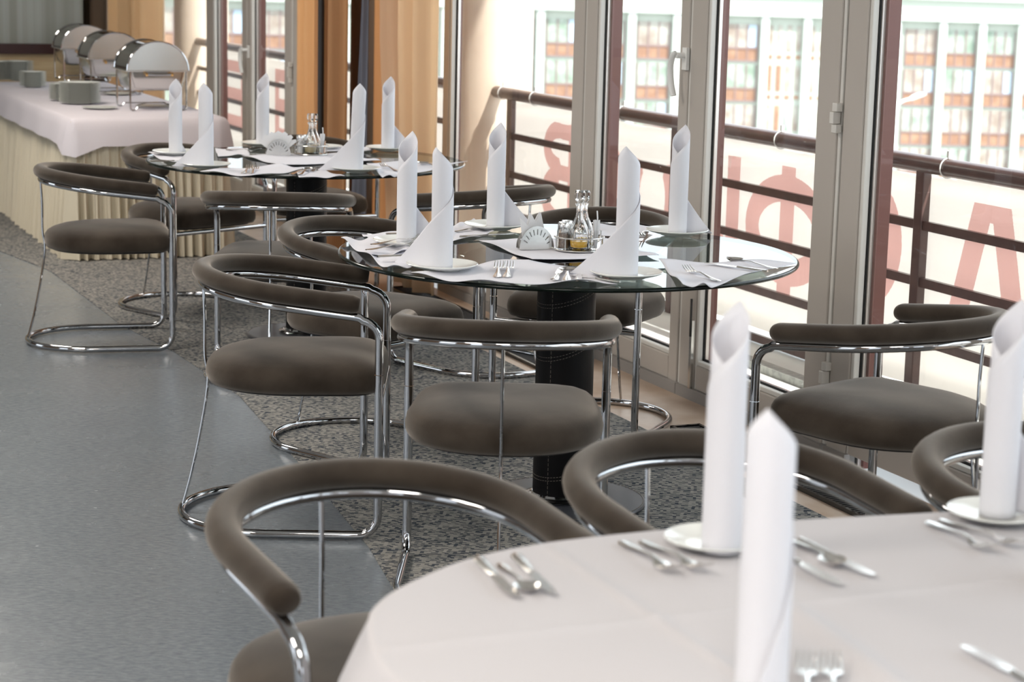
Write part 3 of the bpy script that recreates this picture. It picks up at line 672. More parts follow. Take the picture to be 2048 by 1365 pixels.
# ------------------------------------------------------------------ saucers, napkins
def plate_prof(R, h=.017):
    k = R / .1
    return [(0, .001), (.046 * k, .001), (.048 * k, 0), (.052 * k, 0), (.054 * k, .003), (.07 * k, .006), (.088 * k, .011), (R - .002, h - .002), (R, h), (R - .002, h + .0015), (.088 * k, .014), (.072 * k, .0095), (.058 * k, .006), (.05 * k, .0045), (0, .0042)]
def make_plate(R, name='saucer', matn='porcelain'):
    fl_ = lambda a, r, z: (.0035 * math.cos(48 * a)) if r > .6 * R else 0
    m = MB(); m.lathe(plate_prof(R), 96, wob=fl_); return m.build(name, matn, angle=60)
def roll_napkin(r=.030, H=.34, tail=.15, sp=.5, lean=0.0, k1=1.05, curl=.4, turn=.80):
    """a napkin rolled to a tube: pointed tip, slanting outer edge, loose tail at the foot.
    local +x is the side of the tip; the tail leaves on the same side"""
    sp_ = sp * 2 * PI * r; wrap = turn * 2 * PI * r * .97; S = sp_ + wrap + tail; ns = 150; nz = 18
    pts = []; ds = S / ns; rad0 = r * .86; x, y, th = rad0, 0.0, PI / 2
    k2 = (H - k1 * .10) / (S - sp_ - .10)
    for i in range(ns + 1):
        s_ = i * ds; pts.append((x, y, s_))
        u = max(0.0, (s_ - (S - tail)) / tail)
        rr = rad0 + (r - rad0) * min(1, s_ / (S - tail))
        kap = 1 / rr if u <= 0 else (1 / rr) * max(0, 1 - 2.2 * u) - curl * 7 * max(0, u - .45) * (1 if u < .8 else -1.5)
        th += kap * ds; x += math.cos(th) * ds; y += math.sin(th) * ds
    m = MB(); vs = []
    for i, (x, y, s_) in enumerate(pts):
        d = abs(s_ - sp_)
        top = H - (k1 * d if d < .10 else k1 * .10 + k2 * (d - .10)) if s_ > sp_ else H - 1.0 * d
        top = max(top, .004)
        for j in range(nz + 1):
            z = top * j / nz
            u = max(0.0, (s_ - (S - tail)) / tail); sw = 1 + .10 * u * (1 - z / .15) if z < .15 else 1
            vs.append((-x * sw + lean * z, y * sw, z))
    fs = [(i * (nz + 1) + j, (i + 1) * (nz + 1) + j, (i + 1) * (nz + 1) + j + 1, i * (nz + 1) + j + 1) for i in range(ns) for j in range(nz)]
    m.add(vs, fs); return m
def napkin(loc, rot, label, group, **kw):
    m = roll_napkin(**kw); o = m.build('rolled_napkin', 'napkin', solid=.0014, angle=85)
    o.location = loc; o.rotation_euler = (0, 0, math.radians(rot)); return tag(o, label, 'napkin', group)
GN1 = 'rolled napkins standing on the nearer glass table'; GN2 = 'rolled napkins standing on the far glass table'; GN3 = 'rolled napkins standing on the white tablecloth'
GS1 = 'white saucers on the nearer glass table'; GS2 = 'white saucers on the far glass table'
sau0 = make_plate(.097); usedp = [False]
def saucer(loc, label, group, sc_=1.0):
    o = sau0 if not usedp[0] else sau0.copy()
    if usedp[0]: C.objects.link(o)
    usedp[0] = True; o.location = loc; o.scale = (sc_, sc_, sc_); return tag(o, label, 'saucer', group)
PH = .0045 + .0007
SET1 = [((-0.3153, 5.7547, 0.757), 'left back', 92, dict(r=.0295, H=.325, tail=.13)),
 ((-0.1922, 5.2864, 0.757), 'left front', -105, dict(r=.0300, H=.325, tail=.17)),
 ((-0.0612, 6.1705, 0.757), 'middle back', 95, dict(r=.0285, H=.325, tail=.14)),
 ((0.2992, 5.2195, 0.757), 'front right', -88, dict(r=.0315, H=.345, tail=.17)),
 ((0.5031, 6.1271, 0.757), 'right back', 85, dict(r=.0290, H=.335, tail=.12, curl=2.5))]
lab1 = ['rolled napkin behind the flared one at the left of the nearer glass table', 'white napkin with a flared foot standing front left on the nearer glass table', 'white rolled napkin at the back middle of the nearer glass table', 'napkin with a flared foot right of the cruet on the nearer glass table', 'rolled napkin at the back right of the nearer glass table by the window handle']
for (p, where, rot, kw), lb in zip(SET1, lab1):
    saucer((p[0], p[1], TT + .0045), 'white saucer under the %s napkin of the nearer glass table' % where, GS1)
    napkin((p[0], p[1], TT + .0045 + PH), rot, lb, GN1, **kw)
SET2 = [((-1.4353, 8.3857, 0.757), 'leftmost', 120, dict(r=.0285, H=.312, tail=.08)),
 ((-1.2243, 7.8674, 0.757), 'front left', -70, dict(r=.0300, H=.330, tail=.15)),
 ((-1.1326, 8.8863, 0.757), 'back middle', 90, dict(r=.0295, H=.318, tail=.07)),
 ((-0.6310, 7.8465, 0.757), 'front right', -60, dict(r=.0280, H=.345, tail=.17, lean=.10)),
 ((-0.5698, 8.8065, 0.757), 'back right', 100, dict(r=.0290, H=.320, tail=.14))]
lab2 = ['white rolled napkin leftmost on the far glass table, before the buffet cloth', 'white napkin with a flared foot second from left on the far glass table', 'white rolled napkin behind the fan of paper napkins on the far glass table', 'flared napkin with tip leaning right at the front right of the far glass table', 'rolled napkin at the back right of the far glass table before the curtain']
for (p, where, rot, kw), lb in zip(SET2, lab2):
    saucer((p[0], p[1], TT + .0045), 'white saucer under the %s napkin of the far glass table' % where, GS2)
    napkin((p[0], p[1], TT + .0045 + PH), rot, lb, GN2, **kw)
saucer((*(-0.8482, 8.8289, 0.753)[:2], TT + .0045), 'empty white saucer at the back of the far glass table', GS2, .8)

# ------------------------------------------------------------------ cutlery
def ribbon(path, widths, thick=.0022, dish=0.0):
    P = path; m = MB()
    def prof(i, n):
        w_ = widths[i]; return [(-w_, -dish * w_), (-w_ * .5, thick * .5), (0, thick * .8), (w_ * .5, thick * .5), (w_, -dish * w_), (w_ * .5, -thick * .3 - dish * w_ * .2), (0, -thick * .4), (-w_ * .5, -thick * .3 - dish * w_ * .2)]
    m.sweep(P, prof, up=(0, 0, 1)); return m
def make_fork():
    m = ribbon([(0, y, z) for y, z in [(0, .002), (.008, .002), (.03, .0025), (.07, .006), (.105, .010), (.125, .008), (.137, .006), (.150, .005)]], [.004, .0095, .0085, .0045, .003, .0045, .0105, .0125])
    for k in range(4):
        x = -.0098 + k * .0065
        m.tube([(x, .149, .005), (x, .163, .006), (x, .178, .011), (x * .96, .192, .018)], lambda i, n: (.0019, .0018, .0016, .0008)[i], 6)
    return m.build('fork', 'cutlery', angle=60)
def make_knife():
    m = ribbon([(0, y, .004) for y in (0, .006, .03, .06, .085, .095, .10)], [.004, .009, .0085, .0075, .0065, .0045, .0045], .005)
    m.add([(x, y, z) for y, w1, w2 in ((.098, -.004, .005), (.11, -.007, .007), (.16, -.008, .008), (.19, -.008, .006), (.205, -.007, .0)) for x, z in ((w1, .0035), (w2, .0035), (w2, .0052), (w1, .0052))],
          [(i * 4 + k, i * 4 + (k + 1) % 4, i * 4 + 4 + (k + 1) % 4, i * 4 + 4 + k) for i in range(4) for k in range(4)] + [(3, 2, 1, 0), (16, 17, 18, 19)])
    return m.build('knife', 'cutlery', angle=60)
def make_spoon():
    m = ribbon([(0, y, z) for y, z in [(0, .002), (.008, .002), (.03, .0025), (.07, .006), (.105, .010), (.125, .008), (.138, .005)]], [.004, .0095, .0085, .0045, .003, .003, .004])
    def bowl(u, v):
        y = .135 + .058 * u; wd_ = .020 * math.sin(PI * min(1, max(0, u ** .85))) ** .7; x = wd_ * (2 * v - 1)
        d = (1 - (2 * v - 1) ** 2) * math.sin(PI * u) * .010
        return (x, y, .010 - d + .001)
    m.grid(bowl, 14, 10); m.grid(lambda u, v: tuple(Vector(bowl(u, v)) - Vector((0, 0, .0012))), 14, 10)
    return m.build('spoon', 'cutlery', angle=80)
protos = {'fork': make_fork(), 'knife': make_knife(), 'spoon': make_spoon()}; used = set()
def cutlery(kind, a, b, z, label, group, scale=1.0):
    o = protos[kind]
    if kind in used: o = o.copy(); C.objects.link(o)
    used.add(kind); d = Vector((b[0] - a[0], b[1] - a[1])); o.location = (a[0], a[1], z); o.rotation_euler = (0, 0, math.atan2(d.y, d.x) - PI / 2)
    o.scale = (scale * 1.2, scale, scale); return tag(o, label, kind, group)
GC1, GC2, GC3 = 'cutlery on the nearer glass table', 'cutlery on the far glass table', 'cutlery on the white tablecloth'
ZM = TT + .005
cutlery('fork', (-0.0432, 5.1579, 0.757), (-0.0369, 5.4431, 0.757), ZM, 'left one of the two forks pointing away at the front of the nearer glass table', GC1)
cutlery('fork', (-0.0183, 5.1617, 0.757), (-0.0093, 5.4475, 0.757), ZM, 'right one of the two forks pointing away at the front of the nearer glass table', GC1)
cutlery('spoon', (0.1375, 5.0997, 0.757), (0.1497, 5.3968, 0.757), ZM + .004, 'spoon with its bowl up at the front of the nearer glass table', GC1)
cutlery('knife', (0.1055, 5.1204, 0.757), (0.1307, 5.3376, 0.757), ZM, 'knife on the left of the spoon on the nearer glass table', GC1)
cutlery('knife', (0.1651, 5.1124, 0.757), (0.1873, 5.3281, 0.757), ZM, 'knife on the right of the spoon on the nearer glass table', GC1)
cutlery('knife', (0.2771, 5.1209, 0.757), (0.2140, 5.1714, 0.757), ZM - .001, 'knife lying sideways before the front right saucer', GC1, .8)
cutlery('fork', (0.5402, 5.1780, 0.757), (0.4133, 5.4870, 0.757), ZM, 'fork on the cloth at the right edge of the nearer glass table', GC1)
cutlery('spoon', (0.7263, 5.4321, 0.757), (0.5742, 5.6120, 0.757), ZM, 'spoon at the far right of the nearer glass table', GC1)
cutlery('knife', (0.6901, 5.3614, 0.757), (0.5710, 5.4643, 0.757), ZM, 'knife beside the spoon at the far right of the nearer glass table', GC1)
cutlery('fork', (-0.4146, 5.5288, 0.757), (-0.2810, 5.6540, 0.757), ZM + .012, 'upper fork on the folded cloths at the left of the nearer glass table', GC1)
cutlery('fork', (-0.4067, 5.6118, 0.757), (-0.2905, 5.7266, 0.757), ZM + .016, 'fork closest to the left napkin foot on the nearer glass table', GC1)
cutlery('knife', (-0.3732, 5.3980, 0.757), (-0.2464, 5.4672, 0.757), ZM + .010, 'knife on the lower folded cloth at the left of the nearer glass table', GC1)
cutlery('fork', (-0.1901, 6.0618, 0.757), (-0.0846, 6.1662, 0.757), ZM, 'fork behind the flared napkin at the back of the nearer glass table', GC1)
cutlery('knife', (-0.1631, 5.9262, 0.757), (-0.0711, 5.9888, 0.757), ZM, 'knife at the back of the nearer glass table left of the middle saucer', GC1)
cutlery('fork', (0.4248, 6.2101, 0.757), (0.3762, 6.0218, 0.757), ZM, 'fork at the back right of the nearer glass table', GC1)
cutlery('knife', (-0.3854, 5.9327, 0.757), (-0.3004, 5.9711, 0.757), ZM + .002, 'knife beside the back left saucer of the nearer glass table', GC1)
cutlery('fork', (-1.0500, 7.6494, 0.757), (-1.0504, 8.0353, 0.757), ZM, 'left fork at the front of the far glass table', GC2)
cutlery('fork', (-1.0239, 7.6555, 0.757), (-1.0256, 8.0628, 0.757), ZM, 'right fork at the front of the far glass table', GC2)
cutlery('spoon', (-0.8336, 7.6419, 0.757), (-0.7993, 7.9492, 0.757), ZM + .002, 'spoon at the front of the far glass table', GC2)
cutlery('knife', (-0.8673, 7.6341, 0.757), (-0.8298, 7.8599, 0.757), ZM, 'knife left of the spoon on the far glass table', GC2)
cutlery('fork', (-0.4695, 7.8847, 0.757), (-0.5972, 8.1899, 0.757), ZM, 'fork on the right cloth of the far glass table', GC2)
cutlery('spoon', (-0.2974, 8.0490, 0.757), (-0.4143, 8.2350, 0.757), ZM, 'spoon on the right cloth of the far glass table', GC2)
cutlery('knife', (-0.2594, 8.1215, 0.757), (-0.3774, 8.2440, 0.757), ZM, 'knife at the far right of the far glass table', GC2)
cutlery('fork', (-1.2608, 8.6485, 0.757), (-1.1277, 8.5611, 0.757), ZM, 'fork at the back left of the far glass table', GC2)
cutlery('knife', (-1.4751, 8.0163, 0.757), (-1.3820, 8.0610, 0.757), ZM, 'knife at the left edge of the far glass table', GC2)

# ------------------------------------------------------------------ cruet stand, bottles, holders
def decanter(loc, label, group, oil, level, stopper=True, sc_=1.0):
    r = empty('decanter', loc); tag(r, label, 'decanter', group); r.scale = (sc_,) * 3
    fl_ = lambda a, rr, z: .03 * math.cos(12 * a)
    outp = [(0, 0), (.026, 0), (.030, .003), (.0305, .010), (.0305, .045), (.029, .055), (.022, .072), (.013, .092), (.0095, .108), (.009, .125), (.0125, .131), (.0125, .135)]
    inp = [(.0075, .135), (.0068, .125), (.0072, .108), (.010, .090), (.019, .070), (.026, .054), (.0275, .044), (.0275, .010), (.024, .006), (0, .006)]
    m = MB(); m.lathe(outp + inp, 36, wob=lambda a, rr, z: .025 * math.cos(12 * a) if rr > .02 else 0); m.build('bottle', 'bottle', r, angle=60)
    m = MB(); m.lathe([(0, .0065), (.0235, .0065), (.0268, .0105), (.0268, level), (0, level)], 32); m.build('oil', oil, r)
    if stopper:
        m = MB(); m.lathe([(0, .128), (.0065, .128), (.007, .136), (.012, .142), (.0155, .150), (.0155, .166), (.012, .172), (0, .173)], 10); m.build('stopper', 'bottle', r, smooth=False)
    return r
def shaker(loc, label, group, fill, cap=True, h=.062):
    r = empty('shaker', loc); tag(r, label, 'shaker', group)
    m = MB(); m.lathe([(0, 0), (.016, 0), (.0185, .003), (.0185, h * .8), (.016, h), (.0145, h), (.0160, h * .8), (.0160, .004), (0, .004)], 28, wob=lambda a, rr, z: .03 * math.cos(12 * a)); m.build('jar', 'bottle', r)
    m = MB(); m.lathe([(0, .0045), (.0150, .0045), (.0150, h * .72), (0, h * .72)], 24); m.build('contents', fill, r)
    if cap:
        m = MB(); m.lathe([(0, h - .004), (.0165, h - .004), (.0172, h), (.0172, h + .012), (.015, h + .016), (0, h + .017)], 24); m.build('lid', 'steel', r)
    return r
def toothpicks(loc, label, group):
    r = empty('toothpick_holder', loc); tag(r, label, 'toothpick holder', group)
    m = MB(); m.lathe([(0, 0), (.013, 0), (.015, .003), (.016, .055), (.0145, .055), (.0130, .004), (0, .004)], 24, wob=lambda a, rr, z: .03 * math.cos(10 * a)); m.build('glass', 'bottle', r)
    for k in range(9):
        a = k * 2.4; q = .007 * math.sqrt(k / 9)
        m = MB(); x, y = q * math.cos(a), q * math.sin(a); h = .085 if k else .112
        m.tube([(x * .5, y * .5, .005), (x, y, .05), (x * 1.5 + (.004 if k == 0 else 0), y * 1.5, h * .8), (x * 1.5 + (.002 if k == 0 else 0), y * 1.5, h)], .0022, 6); m.build('paper_pick', 'paper', r)
    return r
def cruet(p, zb, rot, nm, group, oil, level):
    ca, sa = math.cos(rot), math.sin(rot)
    def at(x, y, z=0): return (p[0] + x * ca - y * sa, p[1] + x * sa + y * ca, zb + z)
    r = empty('cruet_stand', at(0, 0)); r.rotation_euler = (0, 0, rot); tag(r, 'round wire cruet stand on the %s' % nm, 'cruet stand', group)
    for z, nmn in ((.004, 'lower_ring'), (.040, 'upper_ring')):
        m = MB(); m.tube([(.072 * math.cos(2 * PI * k / 56), .060 * math.sin(2 * PI * k / 56), z) for k in range(56)], .0024, 8, closed=True); m.build(nmn, 'steel', r)
    for a in (0.35, 1.9, 3.5, 4.1, 5.9):
        m = MB(); x, y = .072 * math.cos(a), .060 * math.sin(a); m.tube([(x, y, .004), (x, y, .040)], .0016, 6); m.build('upright', 'steel', r)
    m = MB(); m.lathe([(0, .002), (.069, .002), (.069, .0045), (0, .0045)], 48); o = m.build('tray', 'steel', r); o.scale = (1, .82, 1)
    z = .0052
    decanter(at(-.002, -.022, z), 'front glass oil decanter with faceted stopper in the cruet on the %s' % nm, group, oil, level)
    decanter(at(.014, .032, z), 'second glass decanter behind the front one in the cruet on the %s' % nm, group, oil, level * .8, sc_=.97)
    shaker(at(-.046, -.012, z), 'shaker with steel lid at the left of the cruet on the %s' % nm, group, 'pepper' if 'nearer' in nm else 'salt')
    shaker(at(-.036, .028, z), 'steel lidded shaker behind the left one in the cruet on the %s' % nm, group, 'salt')
    toothpicks(at(.047, -.006, z), 'glass of wrapped toothpicks at the right of the cruet on the %s' % nm, group)
cruet((0.1880, 5.7269, 0.755), TT + .004, 0, 'nearer glass table', 'cruet set on the nearer glass table', 'oil', .026)
cruet((-0.8791, 8.5280, 0.755), TT + .004, 0.1, 'far glass table', 'cruet set on the far glass table', 'oilpale', .036)

def half_disc(slots=True):
    """slotted half round steel plate standing upright in the x-z plane"""
    m = MB(); R_ = .052; n = 40; h = .0012; vs = []; fs = []
    # polar grid with slot cells left out
    rad = [0.0, .33, .60, .62, .86, .88, 1.0]; na = 44
    for y in (-h, h):
        for i, q in enumerate(rad):
            for k in range(na + 1):
                a = PI * k / na; vs.append((R_ * q * math.cos(a), y, R_ * 1.28 * q * math.sin(a) + 0))
    def idx(side, i, k): return side * len(rad) * (na + 1) + i * (na + 1) + k
    hole = lambda i, k: slots and i == 3 and k % 4 == 1 and 3 < k < 41
    for i in range(len(rad) - 1):
        for k in range(na):
            if hole(i, k):
                for (a1, a2) in (((i, k), (i + 1, k)), ((i + 1, k + 1), (i, k + 1)), ((i, k + 1), (i, k)), ((i + 1, k), (i + 1, k + 1))):
                    fs.append((idx(0, *a1), idx(0, *a2), idx(1, *a2), idx(1, *a1)))
                continue
            fs.append((idx(0, i, k), idx(0, i, k + 1), idx(0, i + 1, k + 1), idx(0, i + 1, k)))
            fs.append((idx(1, i, k), idx(1, i + 1, k), idx(1, i + 1, k + 1), idx(1, i, k + 1)))
    for k in range(na): fs.append((idx(0, 6, k), idx(0, 6, k + 1), idx(1, 6, k + 1), idx(1, 6, k)))
    return m.add(vs, fs)
def napkin_holder(p, zb, rot, nm, fan, group, count=7):
    r = empty('napkin_holder', (p[0], p[1], zb), rot); tag(r, 'slotted half round steel napkin holder on the %s' % nm, 'napkin holder', group)
    for sgn, lean in ((-1, .03), (1, -.03)):
        m = half_disc(); o = m.build('side_plate', 'steel', r, smooth=False, weld=True); o.location = (0, sgn * .017, .002); o.rotation_euler = (-lean * 1.0, 0, 0)
    m = MB(); m.box(-.05, .05, -.018, .018, 0, .0025); m.build('floor_plate', 'steel', r, smooth=False)
    ca, sa = math.cos(rot), math.sin(rot)
    for k in range(count):
        y = -.009 + .018 * k / (count - 1); sz = .075 if fan else .085
        u = (k / (count - 1) - .5)
        m = MB()
        tri = [(-.040, .0), (.040, .0), (.006 * ((k * 5) % 7 - 3), .098 + .004 * (k % 3))] if not fan else [(-.022, 0), (.022, 0), (.016, .092), (0, .100), (-.016, .090)]
        ang = u * (1.8 if fan else .5) - (0 if fan else .10)
        pts = [(x * math.cos(ang) + z * math.sin(ang), -x * math.sin(ang) * .4 + z * math.cos(ang)) for x, z in tri]
        pts = [(x, max(z, .0)) for x, z in pts]
        n = len(pts)
        m.add([(x, -.0010, z) for x, z in pts] + [(x, .0010, z) for x, z in pts], [tuple(range(n)), tuple(range(2 * n - 1, n - 1, -1))] + [(i, i + n, (i + 1) % n + n, (i + 1) % n) for i in range(n)])
        o = m.build('paper_napkin', 'paper', smooth=False)
        o.location = (p[0] - y * sa, p[1] + y * ca, zb + .0035); o.rotation_euler = (0, 0, rot + .1 * u)
        tag(o, 'white paper napkin, %s in the holder on the %s' % (['frontmost', 'second from the front', 'third from the front', 'fourth from the front', 'third from the back', 'second from the back', 'rearmost'][k], nm), 'paper napkin', 'paper napkins in the holder on the ' + nm)
napkin_holder((0.0605, 5.7371, 0.755), TT + .004, .30, 'nearer glass table', False, 'steel napkin holders')
napkin_holder((-1.0135, 8.4697, 0.755), TT + .004, .25, 'far glass table', True, 'steel napkin holders')

# ------------------------------------------------------------------ cloth covered table in front
tb = empty('covered_table', (1.05, 1.7, 0)); tag(tb, 'large table hidden under the white tablecloth in the foreground', 'table')
HZ = .752
rim = [(-0.1162, 2.1373), (-0.1386, 2.1850), (-0.1517, 2.2320), (-0.1609, 2.2848), (-0.1669, 2.3404), (-0.1638, 2.4092), (-0.1381, 2.4858), (-.077, 2.590), (-.024, 2.650), (.032, 2.694), (.096, 2.731), (.206, 2.781), (.358, 2.838), (.592, 2.905), (.754, 2.944), (1.0, 2.960), (1.3, 2.965), (1.65, 2.94), (2.0, 2.86), (2.25, 2.70), (2.4, 2.45), (2.4, 2.0), (2.35, 1.5), (2.1, 1.15), (1.6, .95), (.9, .93), (.35, 1.05), (.06, 1.35), (-.09, 1.75)]
rp = smooth_path([Vector((x, y, 0)) for x, y in rim + rim[:1]], 6)[:-1]
ctr = Vector((1.05, 1.95, 0))
m = MB(); m.prism([((p.x - ctr.x) * .985 + ctr.x - 1.05, (p.y - ctr.y) * .985 + ctr.y - 1.7) for p in rp], HZ - .03, HZ - .002); m.build('tabletop', 'wood', tb, smooth=False)
for x, y in ((.15, 1.5), (2.0, 1.5), (2.0, 2.5), (.35, 2.3)):
    m = MB(); m.box(x - 1.05 - .03, x - 1.05 + .03, y - 1.7 - .03, y - 1.7 + .03, 0.006, HZ - .03); m.build('leg', 'black_matt', tb, smooth=False)
m = MB(); N = len(rp); vs = []; fs = []
levels = [(1.0, HZ + .0), (1.003, HZ - .003), (1.006, HZ - .010), (1.025, HZ - .045), (1.052, HZ - .10), (1.075, HZ - .18), (1.10, HZ - .30)]
rn = random.Random(5)
tops = [0, .35, .6, .8, .9, .96, .985]
def ctop(x, y):   # soft wrinkles and pressed fold lines of the cloth
    h = 0
    def crease(a, b, w_, amp):
        a = Vector(a); b = Vector(b); p = Vector((x, y)); d = b - a; t_ = max(0, min(1, (p - a).dot(d) / d.length_squared)); q = (p - (a + d * t_)).length
        return amp * math.exp(-(q / w_) ** 2)
    h += crease(CR1, CR2, .009, .0045) + crease(CR3, CR4, .010, .0040) + crease(CR5, CR6, .02, .008)
    h += .0007 * math.sin(x * 21 + y * 9) * math.sin(y * 17 - x * 5)
    return h
CR1 = (0.0597, 2.6798, 0.752)[:2]; CR2 = (0.2804, 2.1635, 0.752)[:2]; CR3 = (-0.1473, 2.2445, 0.752)[:2]; CR4 = (0.6923, 2.5846, 0.752)[:2]; CR5 = (0.3668, 2.4222, 0.752)[:2]; CR6 = (0.4421, 2.1742, 0.752)[:2]
# fine grid clipped to the rim through polar rings
NR = 170; NA = 900
def rim_at(a):
    dx, dy = math.cos(a), math.sin(a); best = None
    for i in range(N):
        p, q = rp[i] - ctr, rp[(i + 1) % N] - ctr; ex, ey = q.x - p.x, q.y - p.y; den = dx * ey - dy * ex
        if abs(den) < 1e-12: continue
        t_ = (p.x * ey - p.y * ex) / den; u = (p.x * dy - p.y * dx) / den
        if t_ > 0 and -1e-6 <= u <= 1 + 1e-6: best = t_ if best is None else max(best, t_)
    return best or 1
RA = [rim_at(2 * PI * k / NA) for k in range(NA)]
vs = [(ctr.x, ctr.y, HZ)]
for i in range(1, NR + 1):
    for k in range(NA):
        a = 2 * PI * k / NA; q = RA[k] * i / NR; x, y = ctr.x + q * math.cos(a), ctr.y + q * math.sin(a); vs.append((x, y, HZ + (ctop(x, y) if i < NR - 1 else 0)))
for j, (k_, z) in enumerate(levels[1:]):
    for k in range(NA):
        a = 2 * PI * k / NA; wv = (j / 5) ** 1.6 * (.018 * math.sin(a * 15 + 1) + .012 * math.sin(a * 37)); q = RA[k] * 1 + (k_ - 1) * 1.0 + wv
        vs.append((ctr.x + q * math.cos(a), ctr.y + q * math.sin(a), z))
fs = [(0, 1 + k, 1 + (k + 1) % NA) for k in range(NA)]
for i in range(NR - 1 + len(levels) - 1):
    for k in range(NA): fs.append((1 + i * NA + k, 1 + (i + 1) * NA + k, 1 + (i + 1) * NA + (k + 1) % NA, 1 + i * NA + (k + 1) % NA))
m = MB(); m.add(vs, fs); o = m.build('tablecloth', 'tablecloth', angle=85); tag(o, 'white tablecloth draped over the table in the foreground', 'tablecloth')
Z3 = HZ + .003
p = (0.2910, 2.7064, 0.757); saucer((p[0], p[1], Z3), 'fluted white saucer under the tall napkin at the far side of the tablecloth', 'white saucers on the tablecloth', .73)
pp1 = ((0.2954, 2.6670, 0.760)[0], (0.2954, 2.6670, 0.760)[1], Z3 + PH)
napkin(pp1, 85, 'tall napkin standing on the saucer at the far side of the white tablecloth', GN3, r=.0275, H=.348, tail=.08, curl=2)
p = (0.7303, 2.8855, 0.757); saucer((p[0], p[1], Z3), 'fluted white saucer at the right edge of the tablecloth', 'white saucers on the tablecloth', .76)
napkin((p[0], p[1], Z3 + PH), 70, 'rolled white napkin on the saucer at the right edge of the tablecloth', GN3, r=.0270, H=.325, tail=.14)
p = (0.2764, 2.0346, 0.757); saucer((p[0], p[1], Z3), 'white saucer below the bottom edge under the closest napkin', 'white saucers on the tablecloth', .76)
napkin((p[0], p[1], Z3 + PH), -85, 'closest blurred white napkin, its foot below the picture edge', GN3, r=.0285, H=.345, tail=.05)
cutlery('knife', (-0.0401, 2.6094, 0.757), (0.0146, 2.4315, 0.757), Z3, 'left knife of the three pieces on the left of the tablecloth', GC3, .86)
cutlery('spoon', (-0.0092, 2.5886, 0.757), (0.0307, 2.4639, 0.757), Z3, 'spoon between the two knives on the left of the tablecloth', GC3, .72)
cutlery('knife', (0.0109, 2.6253, 0.757), (0.0612, 2.4391, 0.757), Z3 + .001, 'right knife of the three pieces on the left of the tablecloth', GC3, .86)
cutlery('fork', (0.1609, 2.7107, 0.757), (0.2161, 2.5766, 0.757), Z3, 'outer fork left of the tall napkin on the tablecloth', GC3, .9)
cutlery('fork', (0.1891, 2.7105, 0.757), (0.2509, 2.5907, 0.757), Z3 + .001, 'inner fork left of the tall napkin on the tablecloth', GC3, .9)
cutlery('knife', (0.4163, 2.7369, 0.757), (0.4663, 2.6194, 0.757), Z3, 'knife right of the two napkins on the tablecloth', GC3, .9)
cutlery('spoon', (0.4000, 2.7482, 0.757), (0.4333, 2.6593, 0.757), Z3, 'spoon half hidden behind the closest napkin', GC3, .8)
cutlery('knife', (0.3685, 2.6954, 0.757), (0.4098, 2.5918, 0.757), Z3, 'dark edged knife behind the closest napkin', GC3, .9)
cutlery('fork', (0.6216, 2.8514, 0.757), (0.6693, 2.7225, 0.757), Z3, 'outer fork left of the right hand saucer on the tablecloth', GC3, .9)
cutlery('fork', (0.6414, 2.8613, 0.757), (0.7031, 2.7606, 0.757), Z3 + .001, 'inner fork left of the right hand saucer on the tablecloth', GC3, .9)
cutlery('fork', (0.3273, 2.0525, 0.757), (0.3474, 2.1872, 0.757), Z3, 'left fork at the bottom edge of the tablecloth', GC3, .9)
cutlery('fork', (0.3591, 2.0546, 0.757), (0.3765, 2.1892, 0.757), Z3, 'right fork at the bottom edge of the tablecloth', GC3, .9)
cutlery('knife', (0.6213, 2.1168, 0.757), (0.5755, 2.2313, 0.757), Z3, 'knife at the bottom right corner of the tablecloth', GC3, .9)
napkin_holder((0.7405, 2.5884, 0.752), Z3, .9, 'white tablecloth', True, 'steel napkin holders')

# ------------------------------------------------------------------ buffet table
BC = Vector((-2.300, 10.34)); BW, BL_ = .80, 3.2
bt = empty('buffet_table', (BC.x, BC.y, 0), WA); tag(bt, 'long buffet table hidden under its cloth and skirt', 'table')
m = MB(); m.box(0.01, BW - .01, .01, BL_ - .01, .70, .735); m.build('tabletop', 'wood', bt, smooth=False)
for x in (.06, BW - .06):
    for y in (.06, BL_ - .06): m = MB(); m.box(x - .02, x + .02, y - .02, y + .02, 0.004, .70); m.build('leg', 'black_matt', bt, smooth=False)
# pleated skirt all round
per = []
def perim(n):
    pts = []
    for k in range(n): pts.append(((k / n) * BW, 0, 0, -1))
    m_ = n * 4
    for k in range(m_): pts.append((BW, (k / m_) * BL_, 1, 0))
    for k in range(n): pts.append((BW - (k / n) * BW, BL_, 0, 1))
    for k in range(m_): pts.append((0, BL_ - (k / m_) * BL_, -1, 0))
    return pts
pp = perim(260); vs = []; fs = []; nz = 8; L = len(pp)
for i, (x, y, nx, ny) in enumerate(pp):
    pl = math.sin((x + y) * 125 + 1.6 * math.sin((x + y) * 23)) * (1 + .4 * math.sin((x + y) * 31)) + .3 * math.sin((x + y) * 290)
    for j in range(nz + 1):
        v = j / nz; a = (.003 + .022 * (1 - v) ** .8) * pl + .010 + .035 * (1 - v); vs.append((x + nx * a, y + ny * a, .008 + (.725 - .008) * v))
for i in range(L):
    for j in range(nz): k = (i + 1) % L; fs.append((i * (nz + 1) + j, k * (nz + 1) + j, k * (nz + 1) + j + 1, i * (nz + 1) + j + 1))
m = MB(); m.add(vs, fs); o = m.build('table_skirt', 'skirt', angle=85); o.location = (BC.x, BC.y, 0); o.rotation_euler = (0, 0, WA)
tag(o, 'pleated cream skirt hanging round the buffet table to the floor', 'table skirt')
